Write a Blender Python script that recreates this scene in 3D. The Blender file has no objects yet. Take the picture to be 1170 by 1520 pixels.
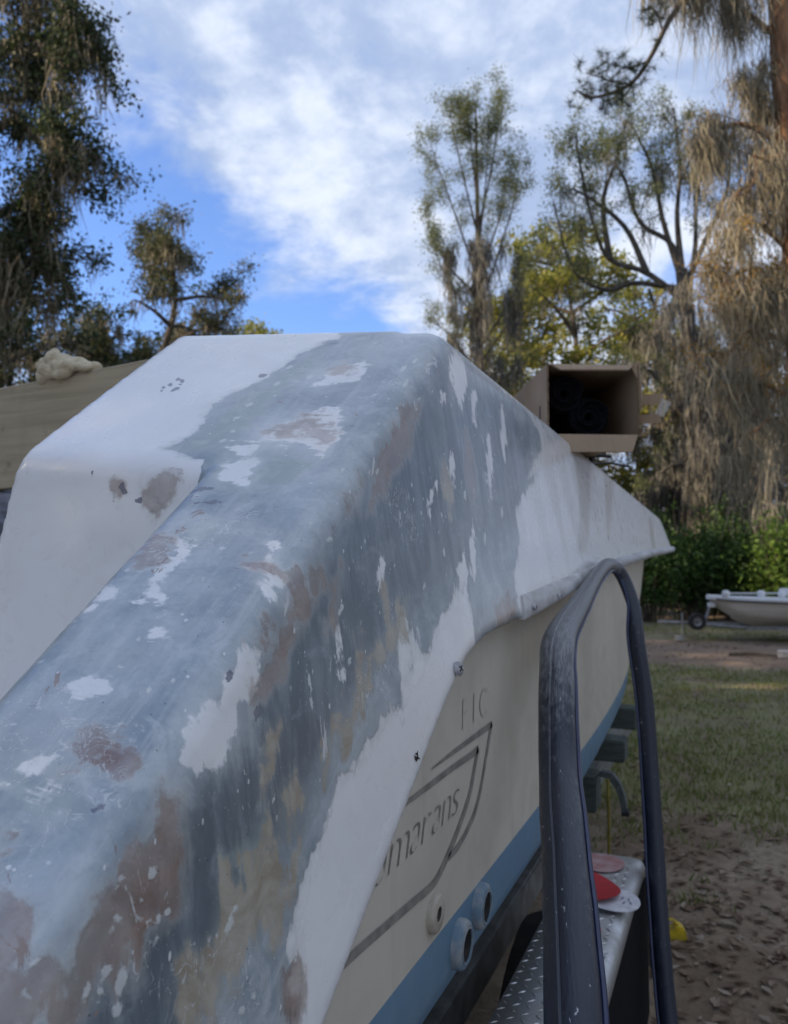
import bpy, bmesh, math, random
import numpy as np
from mathutils import Vector, Matrix, noise as mnoise

# ------------------------------------------------------------------ scene, camera, light
scene = bpy.context.scene
COL = scene.collection
R = math.radians
EYE = 1.70                      # height of the lens above the ground; boat parts are laid out from this datum

cam_d = bpy.data.cameras.new("camera")
cam = bpy.data.objects.new("camera", cam_d)
COL.objects.link(cam)
cam.location = (0, 0, EYE)
cam.rotation_euler = (R(90 + 3.8), 0, R(23.4))
cam_d.sensor_fit = 'AUTO'
cam_d.sensor_width = 36.0
cam_d.lens = 36.0 * 1142 / 1520
cam_d.clip_start = 0.02
cam_d.clip_end = 2000
cam_d.dof.use_dof = True
cam_d.dof.focus_distance = 1.05
cam_d.dof.aperture_fstop = 6.2
scene.camera = cam

SUN_AZ = Vector((-0.86, -0.51, 0)).normalized()
SUN_EL = R(25)
to_sun = Vector((SUN_AZ.x * math.cos(SUN_EL), SUN_AZ.y * math.cos(SUN_EL), math.sin(SUN_EL)))
sun_d = bpy.data.lights.new("sun", 'SUN')
sun_d.energy = 4.8
sun_d.angle = R(0.6)
sun_d.color = (1.0, 0.80, 0.56)
sun = bpy.data.objects.new("sun", sun_d)
COL.objects.link(sun)
sun.rotation_euler = (-to_sun).to_track_quat('-Z', 'Y').to_euler()
sun.location = (-30, -10, 25)

world = bpy.data.worlds.new("World")
scene.world = world
world.use_nodes = True
wn, wl = world.node_tree.nodes, world.node_tree.links
wn.clear()
w_out = wn.new('ShaderNodeOutputWorld')
w_bg = wn.new('ShaderNodeBackground')
w_sky = wn.new('ShaderNodeTexSky')
w_sky.sky_type = 'NISHITA'
w_sky.sun_disc = False
w_sky.sun_elevation = SUN_EL
w_sky.sun_rotation = math.atan2(SUN_AZ.x, SUN_AZ.y)
w_sky.altitude = 0
w_sky.air_density = 1.0
w_sky.dust_density = 0.25
w_sky.ozone_density = 2.2
w_bg.inputs['Strength'].default_value = 0.125


def wmath(op, a, b=None, c=None):
    n = wn.new('ShaderNodeMath')
    n.operation = op
    for i, v in enumerate((a, b, c)):
        if v is None:
            continue
        if isinstance(v, (int, float)):
            n.inputs[i].default_value = v
        else:
            wl.new(v, n.inputs[i])
    return n.outputs[0]


# clouds: a layer seen in plan (direction divided by its height), so that it goes on all round
w_tc = wn.new('ShaderNodeTexCoord')
w_sep = wn.new('ShaderNodeSeparateXYZ')
wl.new(w_tc.outputs['Generated'], w_sep.inputs[0])
hz = wmath('ADD', wmath('MAXIMUM', w_sep.outputs['Z'], 0.0), 0.22)
pxw = wmath('DIVIDE', w_sep.outputs['X'], hz)
pyw = wmath('DIVIDE', w_sep.outputs['Y'], hz)
w_cmb = wn.new('ShaderNodeCombineXYZ')
wl.new(pxw, w_cmb.inputs[0])
wl.new(pyw, w_cmb.inputs[1])
w_cmb.inputs[2].default_value = 21.9


def wnoise(scale, detail, rough, dist=0.0, vec=None):
    n = wn.new('ShaderNodeTexNoise')
    n.inputs['Scale'].default_value = scale
    n.inputs['Detail'].default_value = detail
    n.inputs['Roughness'].default_value = rough
    n.inputs['Distortion'].default_value = dist
    wl.new(vec or w_cmb.outputs[0], n.inputs['Vector'])
    return n.outputs['Fac']


def wrange(v, a, b, c=0.0, d=1.0):
    n = wn.new('ShaderNodeMapRange')
    n.interpolation_type = 'SMOOTHSTEP'
    n.inputs[1].default_value = a
    n.inputs[2].default_value = b
    n.inputs[3].default_value = c
    n.inputs[4].default_value = d
    wl.new(v, n.inputs[0])
    return n.outputs[0]


# the edge of the cloud bank runs across the sky; clear to the west of it, broken wisps in the clear part
bank = wrange(pxw, -1.04, -0.48, -0.055, 0.15)
n_big = wnoise(1.5, 9.0, 0.55, 0.25)
n_fin = wnoise(5.5, 8.0, 0.62, 0.4)
dens = wmath('ADD', wmath('ADD', wmath('MULTIPLY', n_big, 0.74), wmath('MULTIPLY', n_fin, 0.26)), bank)
cover = wrange(dens, 0.485, 0.63)
lit = wrange(wmath('ADD', wmath('MULTIPLY', wnoise(3.4, 6.0, 0.6, 0.2), 0.75), wmath('MULTIPLY', n_fin, 0.25)), 0.42, 0.62)
w_cc = wn.new('ShaderNodeMix')
w_cc.data_type = 'RGBA'
w_cc.inputs[6].default_value = (2.2, 2.8, 4.1, 1)
w_cc.inputs[7].default_value = (4.3, 4.7, 5.5, 1)
wl.new(lit, w_cc.inputs[0])
w_mix = wn.new('ShaderNodeMix')
w_mix.data_type = 'RGBA'
wl.new(cover, w_mix.inputs[0])
w_tint = wn.new('ShaderNodeMix')
w_tint.data_type = 'RGBA'
w_tint.blend_type = 'MULTIPLY'
w_tint.inputs[0].default_value = 1.0
w_tint.inputs[7].default_value = (0.92, 1.03, 1.36, 1)      # the phone's rendering of a clear blue
wl.new(w_sky.outputs[0], w_tint.inputs[6])
wl.new(w_tint.outputs[2], w_mix.inputs[6])
wl.new(w_cc.outputs[2], w_mix.inputs[7])
wl.new(w_mix.outputs[2], w_bg.inputs[0])
wl.new(w_bg.outputs[0], w_out.inputs[0])

scene.view_settings.view_transform = 'Standard'
scene.view_settings.look = 'None'
scene.view_settings.gamma = 1.0
scene.view_settings.use_curve_mapping = False
scene.view_settings.exposure = 0.68
scene.cycles.use_denoising = True
scene.cycles.max_bounces = 5
scene.cycles.diffuse_bounces = 3
scene.cycles.glossy_bounces = 3
scene.cycles.transparent_max_bounces = 8

rng = random.Random(7)
NP = np.random.RandomState(11)


# ------------------------------------------------------------------ helpers
def tag(o, label=None, cat=None, group=None, kind=None):
    if label: o["label"] = label
    if cat: o["category"] = cat
    if group: o["group"] = group
    if kind: o["kind"] = kind
    return o


def empty(name, loc=(0, 0, 0), rz=0.0, label=None, cat=None, group=None):
    o = bpy.data.objects.new(name, None)
    o.empty_display_size = 0.1
    COL.objects.link(o)
    o.location = loc
    o.rotation_euler = (0, 0, rz)
    return tag(o, label, cat, group)


def link(name, me, mat=None, parent=None, smooth=False):
    o = bpy.data.objects.new(name, me)
    COL.objects.link(o)
    if mat and not me.materials:
        me.materials.append(mat)
    if smooth:
        me.polygons.foreach_set('use_smooth', [True] * len(me.polygons))
    if parent:
        o.parent = parent
    return o


def mesh_np(name, verts, faces, mat=None, parent=None, smooth=False):
    """verts (n,3), faces (m,k) with one k"""
    verts = np.asarray(verts, np.float32)
    faces = np.asarray(faces, np.int32)
    me = bpy.data.meshes.new(name)
    m, k = faces.shape
    me.vertices.add(len(verts))
    me.vertices.foreach_set('co', verts.ravel())
    me.loops.add(m * k)
    me.loops.foreach_set('vertex_index', faces.ravel())
    me.polygons.add(m)
    me.polygons.foreach_set('loop_start', np.arange(0, m * k, k, dtype=np.int32))
    me.polygons.foreach_set('loop_total', np.full(m, k, np.int32))
    me.update(calc_edges=True)
    me.validate()
    return link(name, me, mat, parent, smooth)


class MB:
    """collects simple solids, then becomes one mesh"""
    def __init__(self):
        self.v, self.f = [], []

    def add(self, vs, fs):
        b = len(self.v)
        self.v += [tuple(v) for v in vs]
        self.f += [tuple(i + b for i in f) for f in fs]
        return self

    def box(self, c, s, rot=None):
        hx, hy, hz_ = s[0] / 2, s[1] / 2, s[2] / 2
        vs = [Vector((sx * hx, sy * hy, sz * hz_)) for sx in (-1, 1) for sy in (-1, 1) for sz in (-1, 1)]
        if rot is not None:
            vs = [rot @ v for v in vs]
        c = Vector(c)
        return self.add([v + c for v in vs], [(0, 1, 3, 2), (4, 6, 7, 5), (0, 4, 5, 1), (2, 3, 7, 6), (0, 2, 6, 4), (1, 5, 7, 3)])

    def tube(self, pts, rad, n=8, cap=True):
        pts = [Vector(p) for p in pts]
        rs = rad if isinstance(rad, (list, tuple)) else [rad] * len(pts)
        b0 = len(self.v)
        prev = None
        for i, p in enumerate(pts):
            t = (pts[min(i + 1, len(pts) - 1)] - pts[max(i - 1, 0)])
            t = t.normalized() if t.length > 1e-9 else Vector((0, 0, 1))
            a = prev - t * prev.dot(t) if prev else t.orthogonal()
            if a.length < 1e-6:
                a = t.orthogonal()
            a.normalize()
            prev = a
            b = t.cross(a)
            for k in range(n):
                an = 2 * math.pi * k / n
                self.v.append(tuple(p + (a * math.cos(an) + b * math.sin(an)) * rs[i]))
        for i in range(len(pts) - 1):
            for k in range(n):
                q = b0 + i * n
                self.f.append((q + k, q + (k + 1) % n, q + n + (k + 1) % n, q + n + k))
        if cap:
            self.f.append(tuple(b0 + k for k in reversed(range(n))))
            self.f.append(tuple(b0 + (len(pts) - 1) * n + k for k in range(n)))
        return self

    def lathe(self, prof, origin=(0, 0, 0), axis=(0, 0, 1), n=20):
        """prof: (radius, height) pairs"""
        ax = Vector(axis).normalized()
        a = ax.orthogonal().normalized()
        b = ax.cross(a)
        o = Vector(origin)
        b0 = len(self.v)
        for r, h in prof:
            for k in range(n):
                an = 2 * math.pi * k / n
                self.v.append(tuple(o + ax * h + (a * math.cos(an) + b * math.sin(an)) * max(r, 1e-4)))
        for i in range(len(prof) - 1):
            for k in range(n):
                q = b0 + i * n
                self.f.append((q + k, q + (k + 1) % n, q + n + (k + 1) % n, q + n + k))
        return self

    def build(self, name, mat=None, parent=None, smooth=False, bevel=0.0):
        me = bpy.data.meshes.new(name)
        me.from_pydata(self.v, [], self.f)
        me.update()
        bm = bmesh.new()
        bm.from_mesh(me)
        bmesh.ops.recalc_face_normals(bm, faces=bm.faces)
        if bevel:
            es = [e for e in bm.edges if len(e.link_faces) == 2 and e.calc_face_angle(0) > 0.6]
            bmesh.ops.bevel(bm, geom=es, offset=bevel, segments=2, affect='EDGES', clamp_overlap=True)
        bm.to_mesh(me)
        bm.free()
        o = link(name, me, mat, parent, False)
        if smooth:
            me.polygons.foreach_set('use_smooth', [True] * len(me.polygons))
            try:
                me.set_sharp_from_angle(angle=R(38))
            except Exception:
                pass
        return o


def copy_tree(o, parent=None, loc=None, rz=None, scale=None, label=None):
    c = o.copy()
    COL.objects.link(c)
    c.parent = parent
    for ch in list(o.children):
        copy_tree(ch, c)
    if loc is not None: c.location = loc
    if rz is not None: c.rotation_euler = (0, 0, rz)
    if scale is not None: c.scale = (scale, scale, scale)
    if label: c["label"] = label
    return c


def smoothstep(a, b, x):
    t = min(1.0, max(0.0, (x - a) / (b - a)))
    return t * t * (3 - 2 * t)


def spline(pts, n):
    """Catmull-Rom through pts (any dimension) -> n samples"""
    P = np.array(pts, float)
    P = np.vstack([2 * P[0] - P[1], P, 2 * P[-1] - P[-2]])
    seg = len(P) - 3
    out = []
    for t in np.linspace(0, seg - 1e-6, n):
        i = int(t)
        u = t - i
        p0, p1, p2, p3 = P[i:i + 4]
        out.append(0.5 * (2 * p1 + (p2 - p0) * u + (2 * p0 - 5 * p1 + 4 * p2 - p3) * u * u + (3 * p1 - p0 - 3 * p2 + p3) * u ** 3))
    return np.array(out)


# ------------------------------------------------------------------ materials
class Mat:
    def __init__(self, name, rough=0.6, spec=0.5, metal=0.0):
        self.m = bpy.data.materials.new(name)
        self.m.use_nodes = True
        self.n = self.m.node_tree.nodes
        self.l = self.m.node_tree.links
        self.b = self.n['Principled BSDF']
        self.out = self.n['Material Output']
        self.b.inputs['Roughness'].default_value = rough
        self.b.inputs['Specular IOR Level'].default_value = spec
        self.b.inputs['Metallic'].default_value = metal

    def coord(self, kind='Object', scale=(1, 1, 1)):
        t = self.n.new('ShaderNodeTexCoord')
        mp = self.n.new('ShaderNodeMapping')
        mp.inputs['Scale'].default_value = scale
        self.l.new(t.outputs[kind], mp.inputs[0])
        return mp.outputs[0]

    def attr(self, name, vec=False):
        a = self.n.new('ShaderNodeAttribute')
        a.attribute_name = name
        return a.outputs['Vector'] if vec else a.outputs['Fac']

    def mapping(self, v, scale, loc=(0, 0, 0)):
        mp = self.n.new('ShaderNodeMapping')
        mp.inputs['Scale'].default_value = scale
        mp.inputs['Location'].default_value = loc
        self.l.new(v, mp.inputs[0])
        return mp.outputs[0]

    def noise(self, vec, scale=5.0, detail=5.0, rough=0.55, dist=0.0):
        t = self.n.new('ShaderNodeTexNoise')
        t.inputs['Scale'].default_value = scale
        t.inputs['Detail'].default_value = detail
        t.inputs['Roughness'].default_value = rough
        t.inputs['Distortion'].default_value = dist
        self.l.new(vec, t.inputs['Vector'])
        return t.outputs['Fac']

    def voro(self, vec, scale=5.0, feature='F1', out='Distance'):
        t = self.n.new('ShaderNodeTexVoronoi')
        t.feature = feature
        t.inputs['Scale'].default_value = scale
        self.l.new(vec, t.inputs['Vector'])
        return t.outputs[out]

    def math(self, op, a, b=None, c=None):
        n = self.n.new('ShaderNodeMath')
        n.operation = op
        for i, v in enumerate((a, b, c)):
            if v is None: continue
            if isinstance(v, (int, float)): n.inputs[i].default_value = v
            else: self.l.new(v, n.inputs[i])
        return n.outputs[0]

    def rng(self, v, a, b, c=0.0, d=1.0, smooth=True):
        n = self.n.new('ShaderNodeMapRange')
        if smooth: n.interpolation_type = 'SMOOTHSTEP'
        for i, x in enumerate((a, b, c, d)):
            n.inputs[i + 1].default_value = x
        self.l.new(v, n.inputs[0])
        return n.outputs[0]

    def mix(self, f, a, b, blend='MIX'):
        n = self.n.new('ShaderNodeMix')
        n.data_type = 'RGBA'
        n.blend_type = blend
        for s, v in ((0, f), (6, a), (7, b)):
            if isinstance(v, (int, float)): n.inputs[s].default_value = v
            elif isinstance(v, tuple): n.inputs[s].default_value = (v[0], v[1], v[2], 1)
            else: self.l.new(v, n.inputs[s])
        return n.outputs[2]

    def color(self, v):
        if isinstance(v, tuple): self.b.inputs['Base Color'].default_value = (v[0], v[1], v[2], 1)
        else: self.l.new(v, self.b.inputs['Base Color'])
        return self

    def rough(self, v):
        self.l.new(v, self.b.inputs['Roughness'])
        return self

    def bump(self, h, strength=0.3, dist=0.01):
        n = self.n.new('ShaderNodeBump')
        n.inputs['Strength'].default_value = strength
        n.inputs['Distance'].default_value = dist
        self.l.new(h, n.inputs['Height'])
        self.l.new(n.outputs[0], self.b.inputs['Normal'])
        return self


def simple(name, c1, c2=None, scale=6.0, rough=0.6, bump=0.0, stretch=(1, 1, 1), spec=0.4, metal=0.0, detail=5.0, lo=0.35, hi=0.65):
    M = Mat(name, rough, spec, metal)
    v = M.coord('Object', stretch)
    nz = M.noise(v, scale, detail)
    M.color(M.mix(M.rng(nz, lo, hi), c1, c2 or tuple(x * 0.75 for x in c1)))
    if bump:
        M.bump(M.noise(v, scale * 4, 4), bump, 0.01)
    return M.m


def leafmat(name, c1, c2, c3, trans=0.35, rough=0.55):
    """leaf colour varies leaf by leaf; some light passes through"""
    M = Mat(name, rough, 0.25)
    g = M.n.new('ShaderNodeNewGeometry')
    r = g.outputs['Random Per Island']
    c = M.mix(M.rng(r, 0.0, 0.6, smooth=False), c1, c2)
    c = M.mix(M.rng(r, 0.72, 1.0, smooth=False), c, c3)
    M.color(c)
    t = M.n.new('ShaderNodeBsdfTranslucent')
    M.l.new(c, t.inputs[0])
    s = M.n.new('ShaderNodeMixShader')
    s.inputs[0].default_value = trans
    M.l.new(M.b.outputs[0], s.inputs[1])
    M.l.new(t.outputs[0], s.inputs[2])
    M.l.new(s.outputs[0], M.out.inputs[0])
    return M.m

# ------------------------------------------------------------------ boat materials
def gelcoat(name, base, dirt, rough=0.35):
    M = Mat(name, rough, 0.45)
    v = M.coord('Object')
    a = M.noise(v, 3.0, 6, 0.6)
    s = M.noise(M.mapping(v, (9, 9, 1.1)), 3.0, 5, 0.6)
    c = M.mix(M.rng(a, 0.35, 0.7, 0, 0.35), base, dirt)
    c = M.mix(M.rng(s, 0.52, 0.8, 0, 0.5), c, dirt)
    M.color(c)
    M.rough(M.rng(M.noise(v, 14, 5), 0.3, 0.7, rough - 0.06, rough + 0.18))
    M.bump(M.noise(v, 5, 3), 0.05, 0.02)
    return M.m


m_white = gelcoat("white_gelcoat", (0.72, 0.72, 0.71), (0.62, 0.60, 0.55))
m_cream = gelcoat("cream_gelcoat", (0.62, 0.575, 0.485), (0.46, 0.41, 0.325), 0.42)
m_blue = gelcoat("blue_boot_stripe", (0.12, 0.23, 0.34), (0.17, 0.27, 0.35), 0.5)
m_logo = simple("faded_logo_paint", (0.19, 0.178, 0.16), (0.30, 0.275, 0.24), 30, 0.6)
m_ghost = simple("ghost_of_old_lettering", (0.47, 0.435, 0.365), (0.57, 0.53, 0.445), 16, 0.6)
m_steel = simple("stainless_screw", (0.50, 0.50, 0.50), (0.30, 0.29, 0.28), 60, 0.35, metal=0.9)
m_black = simple("black_plastic", (0.018, 0.018, 0.02), (0.03, 0.03, 0.032), 20, 0.5)
m_dark = simple("dark_cavity", (0.010, 0.009, 0.009), (0.02, 0.018, 0.016), 20, 0.9)
m_fit = simple("weathered_fitting_plastic", (0.33, 0.35, 0.36), (0.15, 0.23, 0.30), 24, 0.55, 0.2)
m_fitcream = simple("cream_fitting_plastic", (0.50, 0.45, 0.37), (0.36, 0.31, 0.25), 26, 0.55, 0.2)
m_strip = simple("bedding_strip", (0.60, 0.60, 0.60), (0.40, 0.385, 0.37), 9, 0.5, 0.1, (1, 1, 3))
m_track = simple("chalky_rail_track", (0.56, 0.565, 0.58), (0.36, 0.37, 0.39), 18, 0.6, 0.15, (1, 0.25, 1))


def cap_material():
    M = Mat("sanded_and_faired_gelcoat", 0.4, 0.5)
    o = M.coord('Object')
    st = M.attr('unrolled', True)                       # (along the gunwale, across it) in metres
    streak = M.noise(M.mapping(st, (34, 7.0, 1)), 1.0, 6, 0.62, 0.4)
    iso = M.noise(o, 26, 7, 0.62)
    edge = M.math('ADD', M.math('MULTIPLY', M.math('SUBTRACT', streak, 0.5), 0.055),
                  M.math('MULTIPLY', M.math('SUBTRACT', iso, 0.5), 0.045))

    def mask(n, soft=0.003, k=1.0, off=0.0):
        d = M.math('ADD', M.attr(n), M.math('MULTIPLY', edge, k))
        return M.rng(d, off - soft, off + soft)

    big = M.noise(o, 6.5, 6, 0.6, 0.6)
    mid = M.noise(o, 19, 6, 0.62, 0.8)
    fine = M.noise(o, 120, 4, 0.6)
    scr = M.noise(M.mapping(st, (18, 150, 1)), 1.0, 3, 0.6)       # sanding scratches
    # bare gelcoat
    white = M.mix(M.rng(big, 0.35, 0.7, 0, 0.5), (0.79, 0.79, 0.785), (0.71, 0.70, 0.68))
    white = M.mix(M.rng(iso, 0.58, 0.8, 0, 0.25), white, (0.50, 0.49, 0.49))
    # grey primer in varying tones; side-face shade painted in as a darker layer
    along = M.noise(M.mapping(st, (3.5, 42, 1)), 1.0, 5, 0.6, 0.5)
    gray = M.mix(M.rng(big, 0.36, 0.64), (0.245, 0.295, 0.33), (0.40, 0.445, 0.47))
    gray = M.mix(M.rng(mid, 0.48, 0.68, 0, 0.6), gray, (0.50, 0.54, 0.56))
    gray = M.mix(M.rng(along, 0.5, 0.72, 0, 0.5), gray, (0.48, 0.52, 0.545))
    thick_shade = M.rng(M.math('ADD', M.attr('thick_shade'), M.math('MULTIPLY', edge, 2.2)), -0.045, 0.05)  # heavier primer on the side face, its shade painted into the colour
    shade_coat = M.mix(M.rng(streak, 0.40, 0.66), (0.072, 0.098, 0.122), (0.165, 0.200, 0.226))
    shade_coat = M.mix(M.rng(mid, 0.55, 0.72, 0, 0.5), shade_coat, (0.27, 0.31, 0.335))
    gray = M.mix(M.math('MULTIPLY', thick_shade, 0.9), gray, shade_coat)
    gray = M.mix(M.rng(fine, 0.45, 0.75, 0, 0.2), gray, (0.14, 0.17, 0.195))
    green = M.mix(M.rng(mid, 0.4, 0.65), (0.27, 0.33, 0.32), (0.42, 0.47, 0.44))
    tan = M.mix(M.rng(mid, 0.35, 0.65), (0.31, 0.25, 0.175), (0.44, 0.395, 0.31))
    brown = M.mix(M.rng(mid, 0.36, 0.66), (0.19, 0.122, 0.098), (0.32, 0.235, 0.195))
    brown = M.mix(M.rng(fine, 0.5, 0.8, 0, 0.4), brown, (0.13, 0.10, 0.09))
    halo = (0.56, 0.55, 0.49)

    g = mask('gray', 0.004)
    c = M.mix(M.math('MULTIPLY', mask('gray', 0.016, 1.4, -0.010), 0.55), white, (0.47, 0.50, 0.485))
    c = M.mix(g, c, gray)
    gr = M.math('MULTIPLY', mask('green', 0.02, 1.6, 0.0), 0.75)
    c = M.mix(gr, c, green)
    c = M.mix(M.math('MULTIPLY', mask('tan', 0.012, 1.3, -0.008), 0.35), c, (0.30, 0.33, 0.31))
    c = M.mix(M.math('MULTIPLY', mask('tan', 0.009, 2.2), 0.8), c, tan)
    c = M.mix(M.math('MULTIPLY', M.rng(M.math('ADD', M.attr('halo'), M.math('MULTIPLY', edge, 1.8)), -0.02, 0.045), 0.55), c, (0.60, 0.63, 0.64))
    c = M.mix(M.math('MULTIPLY', mask('white', 0.0045, 1.5), M.rng(mid, 0.3, 0.6, 0.78, 0.97)), c, white)
    c = M.mix(M.math('MULTIPLY', mask('brown', 0.012, 1.3, -0.010), 0.28), c, halo)
    c = M.mix(M.math('MULTIPLY', mask('brown', 0.007, 1.8), M.math('MULTIPLY', M.rng(big, 0.3, 0.62, 1.0, 0.72), M.rng(iso, 0.36, 0.62, 1.0, 0.65))), c, brown)
    # where the primer has been rubbed through in the middle of a region: random thin islands
    inside = M.rng(M.attr('gray'), 0.012, 0.035)
    isl = M.math('MULTIPLY', M.rng(M.noise(M.mapping(st, (15, 8, 1)), 1.0, 7, 0.66, 1.2), 0.655, 0.675), inside)
    c = M.mix(M.math('MULTIPLY', isl, 0.8), c, (0.60, 0.61, 0.61))
    isl2 = M.math('MULTIPLY', M.rng(M.noise(M.mapping(st, (17, 9, 1), (5, 2, 0)), 1.0, 7, 0.66, 1.2), 0.66, 0.68), inside)
    c = M.mix(M.math('MULTIPLY', isl2, 0.8), c, brown)
    # pinholes, flecks of old paint and filler
    vd = M.voro(M.mapping(st, (1, 0.62, 1)), 62.0)
    gate = M.rng(M.noise(o, 9, 4, 0.6), 0.42, 0.58)
    fleck = M.math('MULTIPLY', M.math('MULTIPLY', M.rng(M.math('ADD', vd, M.math('MULTIPLY', M.math('SUBTRACT', mid, 0.5), 0.5)), 0.11, 0.085, 0, 1), gate), inside)
    c = M.mix(M.math('MULTIPLY', fleck, 0.85), c, (0.70, 0.71, 0.71))
    vd2 = M.voro(M.mapping(st, (1, 0.8, 1), (3, 1, 0)), 150.0)
    fl2 = M.math('MULTIPLY', M.rng(vd2, 0.10, 0.07), inside)
    c = M.mix(M.math('MULTIPLY', fl2, 0.5), c, (0.62, 0.64, 0.65))
    pin = M.rng(M.voro(M.mapping(o, (1, 1, 1), (1, 7, 2)), 44.0), 0.05, 0.035)
    c = M.mix(M.math('MULTIPLY', M.math('MULTIPLY', pin, inside), 0.8), c, (0.04, 0.045, 0.05))
    lumpy = M.math('ADD', M.math('MULTIPLY', M.math('SUBTRACT', M.noise(o, 70, 4, 0.6, 0.5), 0.5), 0.014), M.math('MULTIPLY', M.math('SUBTRACT', fine, 0.5), 0.006))
    spot = M.rng(M.math('ADD', M.attr('spot'), lumpy), -0.0012, 0.0014)
    c = M.mix(M.math('MULTIPLY', spot, 0.75), c, (0.62, 0.645, 0.63))
    chip = M.rng(M.math('ADD', M.attr('chip'), lumpy), -0.0008, 0.0006)
    c = M.mix(M.math('MULTIPLY', chip, 0.85), c, (0.13, 0.135, 0.175))
    # crinkled edges left by the sander
    sq = M.math('ABSOLUTE', M.math('SUBTRACT', M.noise(M.mapping(st, (1, .6, 1)), 58, 3, 0.5, 1.0), 0.5))
    sgate = M.math('MULTIPLY', M.rng(M.noise(M.mapping(o, (1, 1, 1), (3, 8, 1)), 6.5, 4, 0.6), 0.56, 0.63), inside)
    squig = M.math('MULTIPLY', M.rng(sq, 0.016, 0.006), sgate)
    c = M.mix(M.math('MULTIPLY', squig, 0.6), c, (0.64, 0.66, 0.67))
    # rust runs and scuffs on the gelcoat
    c = M.mix(M.math('MULTIPLY', M.rng(M.math('ADD', M.attr('stain'), M.math('MULTIPLY', edge, 0.5)), -0.03, 0.03), 0.55), c, (0.34, 0.275, 0.20))
    scf = M.math('MULTIPLY', M.rng(M.noise(M.mapping(o, (1, 1, 1), (9, 9, 9)), 7.5, 7, 0.68, 1.5), 0.735, 0.75), M.rng(M.attr('gray'), -0.006, -0.02))
    c = M.mix(M.math('MULTIPLY', scf, 0.45), c, (0.40, 0.37, 0.35))
    M.color(c)
    rf = M.math('ADD', M.rng(mid, 0.3, 0.7, 0.24, 0.42), M.math('MULTIPLY', g, 0.06))
    M.rough(rf)
    h = M.math('ADD', M.math('MULTIPLY', g, 0.35), M.math('MULTIPLY', mid, M.math('ADD', M.math('MULTIPLY', g, 0.6), 0.15)))
    h = M.math('SUBTRACT', h, M.math('MULTIPLY', mask('brown', 0.004, 1.0), 0.5))
    h = M.math('SUBTRACT', h, M.math('MULTIPLY', mask('white', 0.006, 0.9), 0.25))
    h = M.math('ADD', h, M.math('MULTIPLY', scr, 0.12))
    h = M.math('ADD', h, M.math('MULTIPLY', M.math('ADD', fleck, M.math('ADD', squig, spot)), 0.4))
    h = M.math('SUBTRACT', h, M.math('MULTIPLY', chip, 0.5))
    h = M.math('SUBTRACT', h, M.math('MULTIPLY', pin, 0.5))
    M.bump(h, 0.55, 0.0022)
    M.b.inputs['Coat Weight'].default_value = 0.6
    M.b.inputs['Coat Roughness'].default_value = 0.2
    return M.m


m_cap = cap_material()

# ------------------------------------------------------------------ the big boat
boat = empty("catamaran_boat", (-1.7, 3.4, 0.0), 0,
             "large cream and white boat on trailer with sanded grey patched stern corner", "boat")
BOFF = Vector((1.7, -3.4, EYE))          # boat-part coordinates (from the lens datum) -> local to the boat


def bl(x, y, z):
    return (x + BOFF.x, y + BOFF.y, z + BOFF.z)


FY = [0.0, .3, .79, 1.20, 1.30, 1.42, 1.85, 2.82, 4.5, 6.9, 7.2]
FZ = [-1.06, -.853, -.51, -.222, -.166, -.138, -.113, -.04, .03, .10, .108]


def z_flange(y): return float(np.interp(y, FY, FZ))


def z_top(y):
    a, b = .46 - .8 * (1.4 - y), .46 - (y - 1.4) * .0164
    k = 0.035
    h = max(0.0, k - abs(a - b)) / k
    return min(a, b) - h * h * k * 0.25


X_SH, X_FL, X_IN = -.50, -.42, -.752
TILT = 0.10                     # the top rises inboard


def round_poly(pts, rads, n=6):
    """closed polygon with rounded corners -> list of points (same count at every call with the same rads pattern)"""
    out = []
    N = len(pts)
    for i in range(N):
        p = Vector(pts[i])
        r = rads[i]
        if r <= 0:
            out.append(p)
            continue
        a = (Vector(pts[i - 1]) - p).normalized()
        b = (Vector(pts[(i + 1) % N]) - p).normalized()
        ang = a.angle(b)
        d = r / math.tan(ang / 2)
        for k in range(n + 1):
            t = k / n
            q0, q1 = p + a * d, p + b * d
            out.append((q0 * (1 - t) ** 2 + p * 2 * t * (1 - t) + q1 * t * t))
    return out


def loft_closed(mb, secs):
    b0 = len(mb.v)
    n = len(secs[0])
    for s in secs:
        mb.v += [tuple(v) for v in s]
    for i in range(len(secs) - 1):
        for k in range(n):
            q = b0 + i * n
            mb.f.append((q + k, q + (k + 1) % n, q + n + (k + 1) % n, q + n + k))
    mb.f.append(tuple(b0 + k for k in range(n)))
    mb.f.append(tuple(b0 + (len(secs) - 1) * n + k for k in range(n)))


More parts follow.
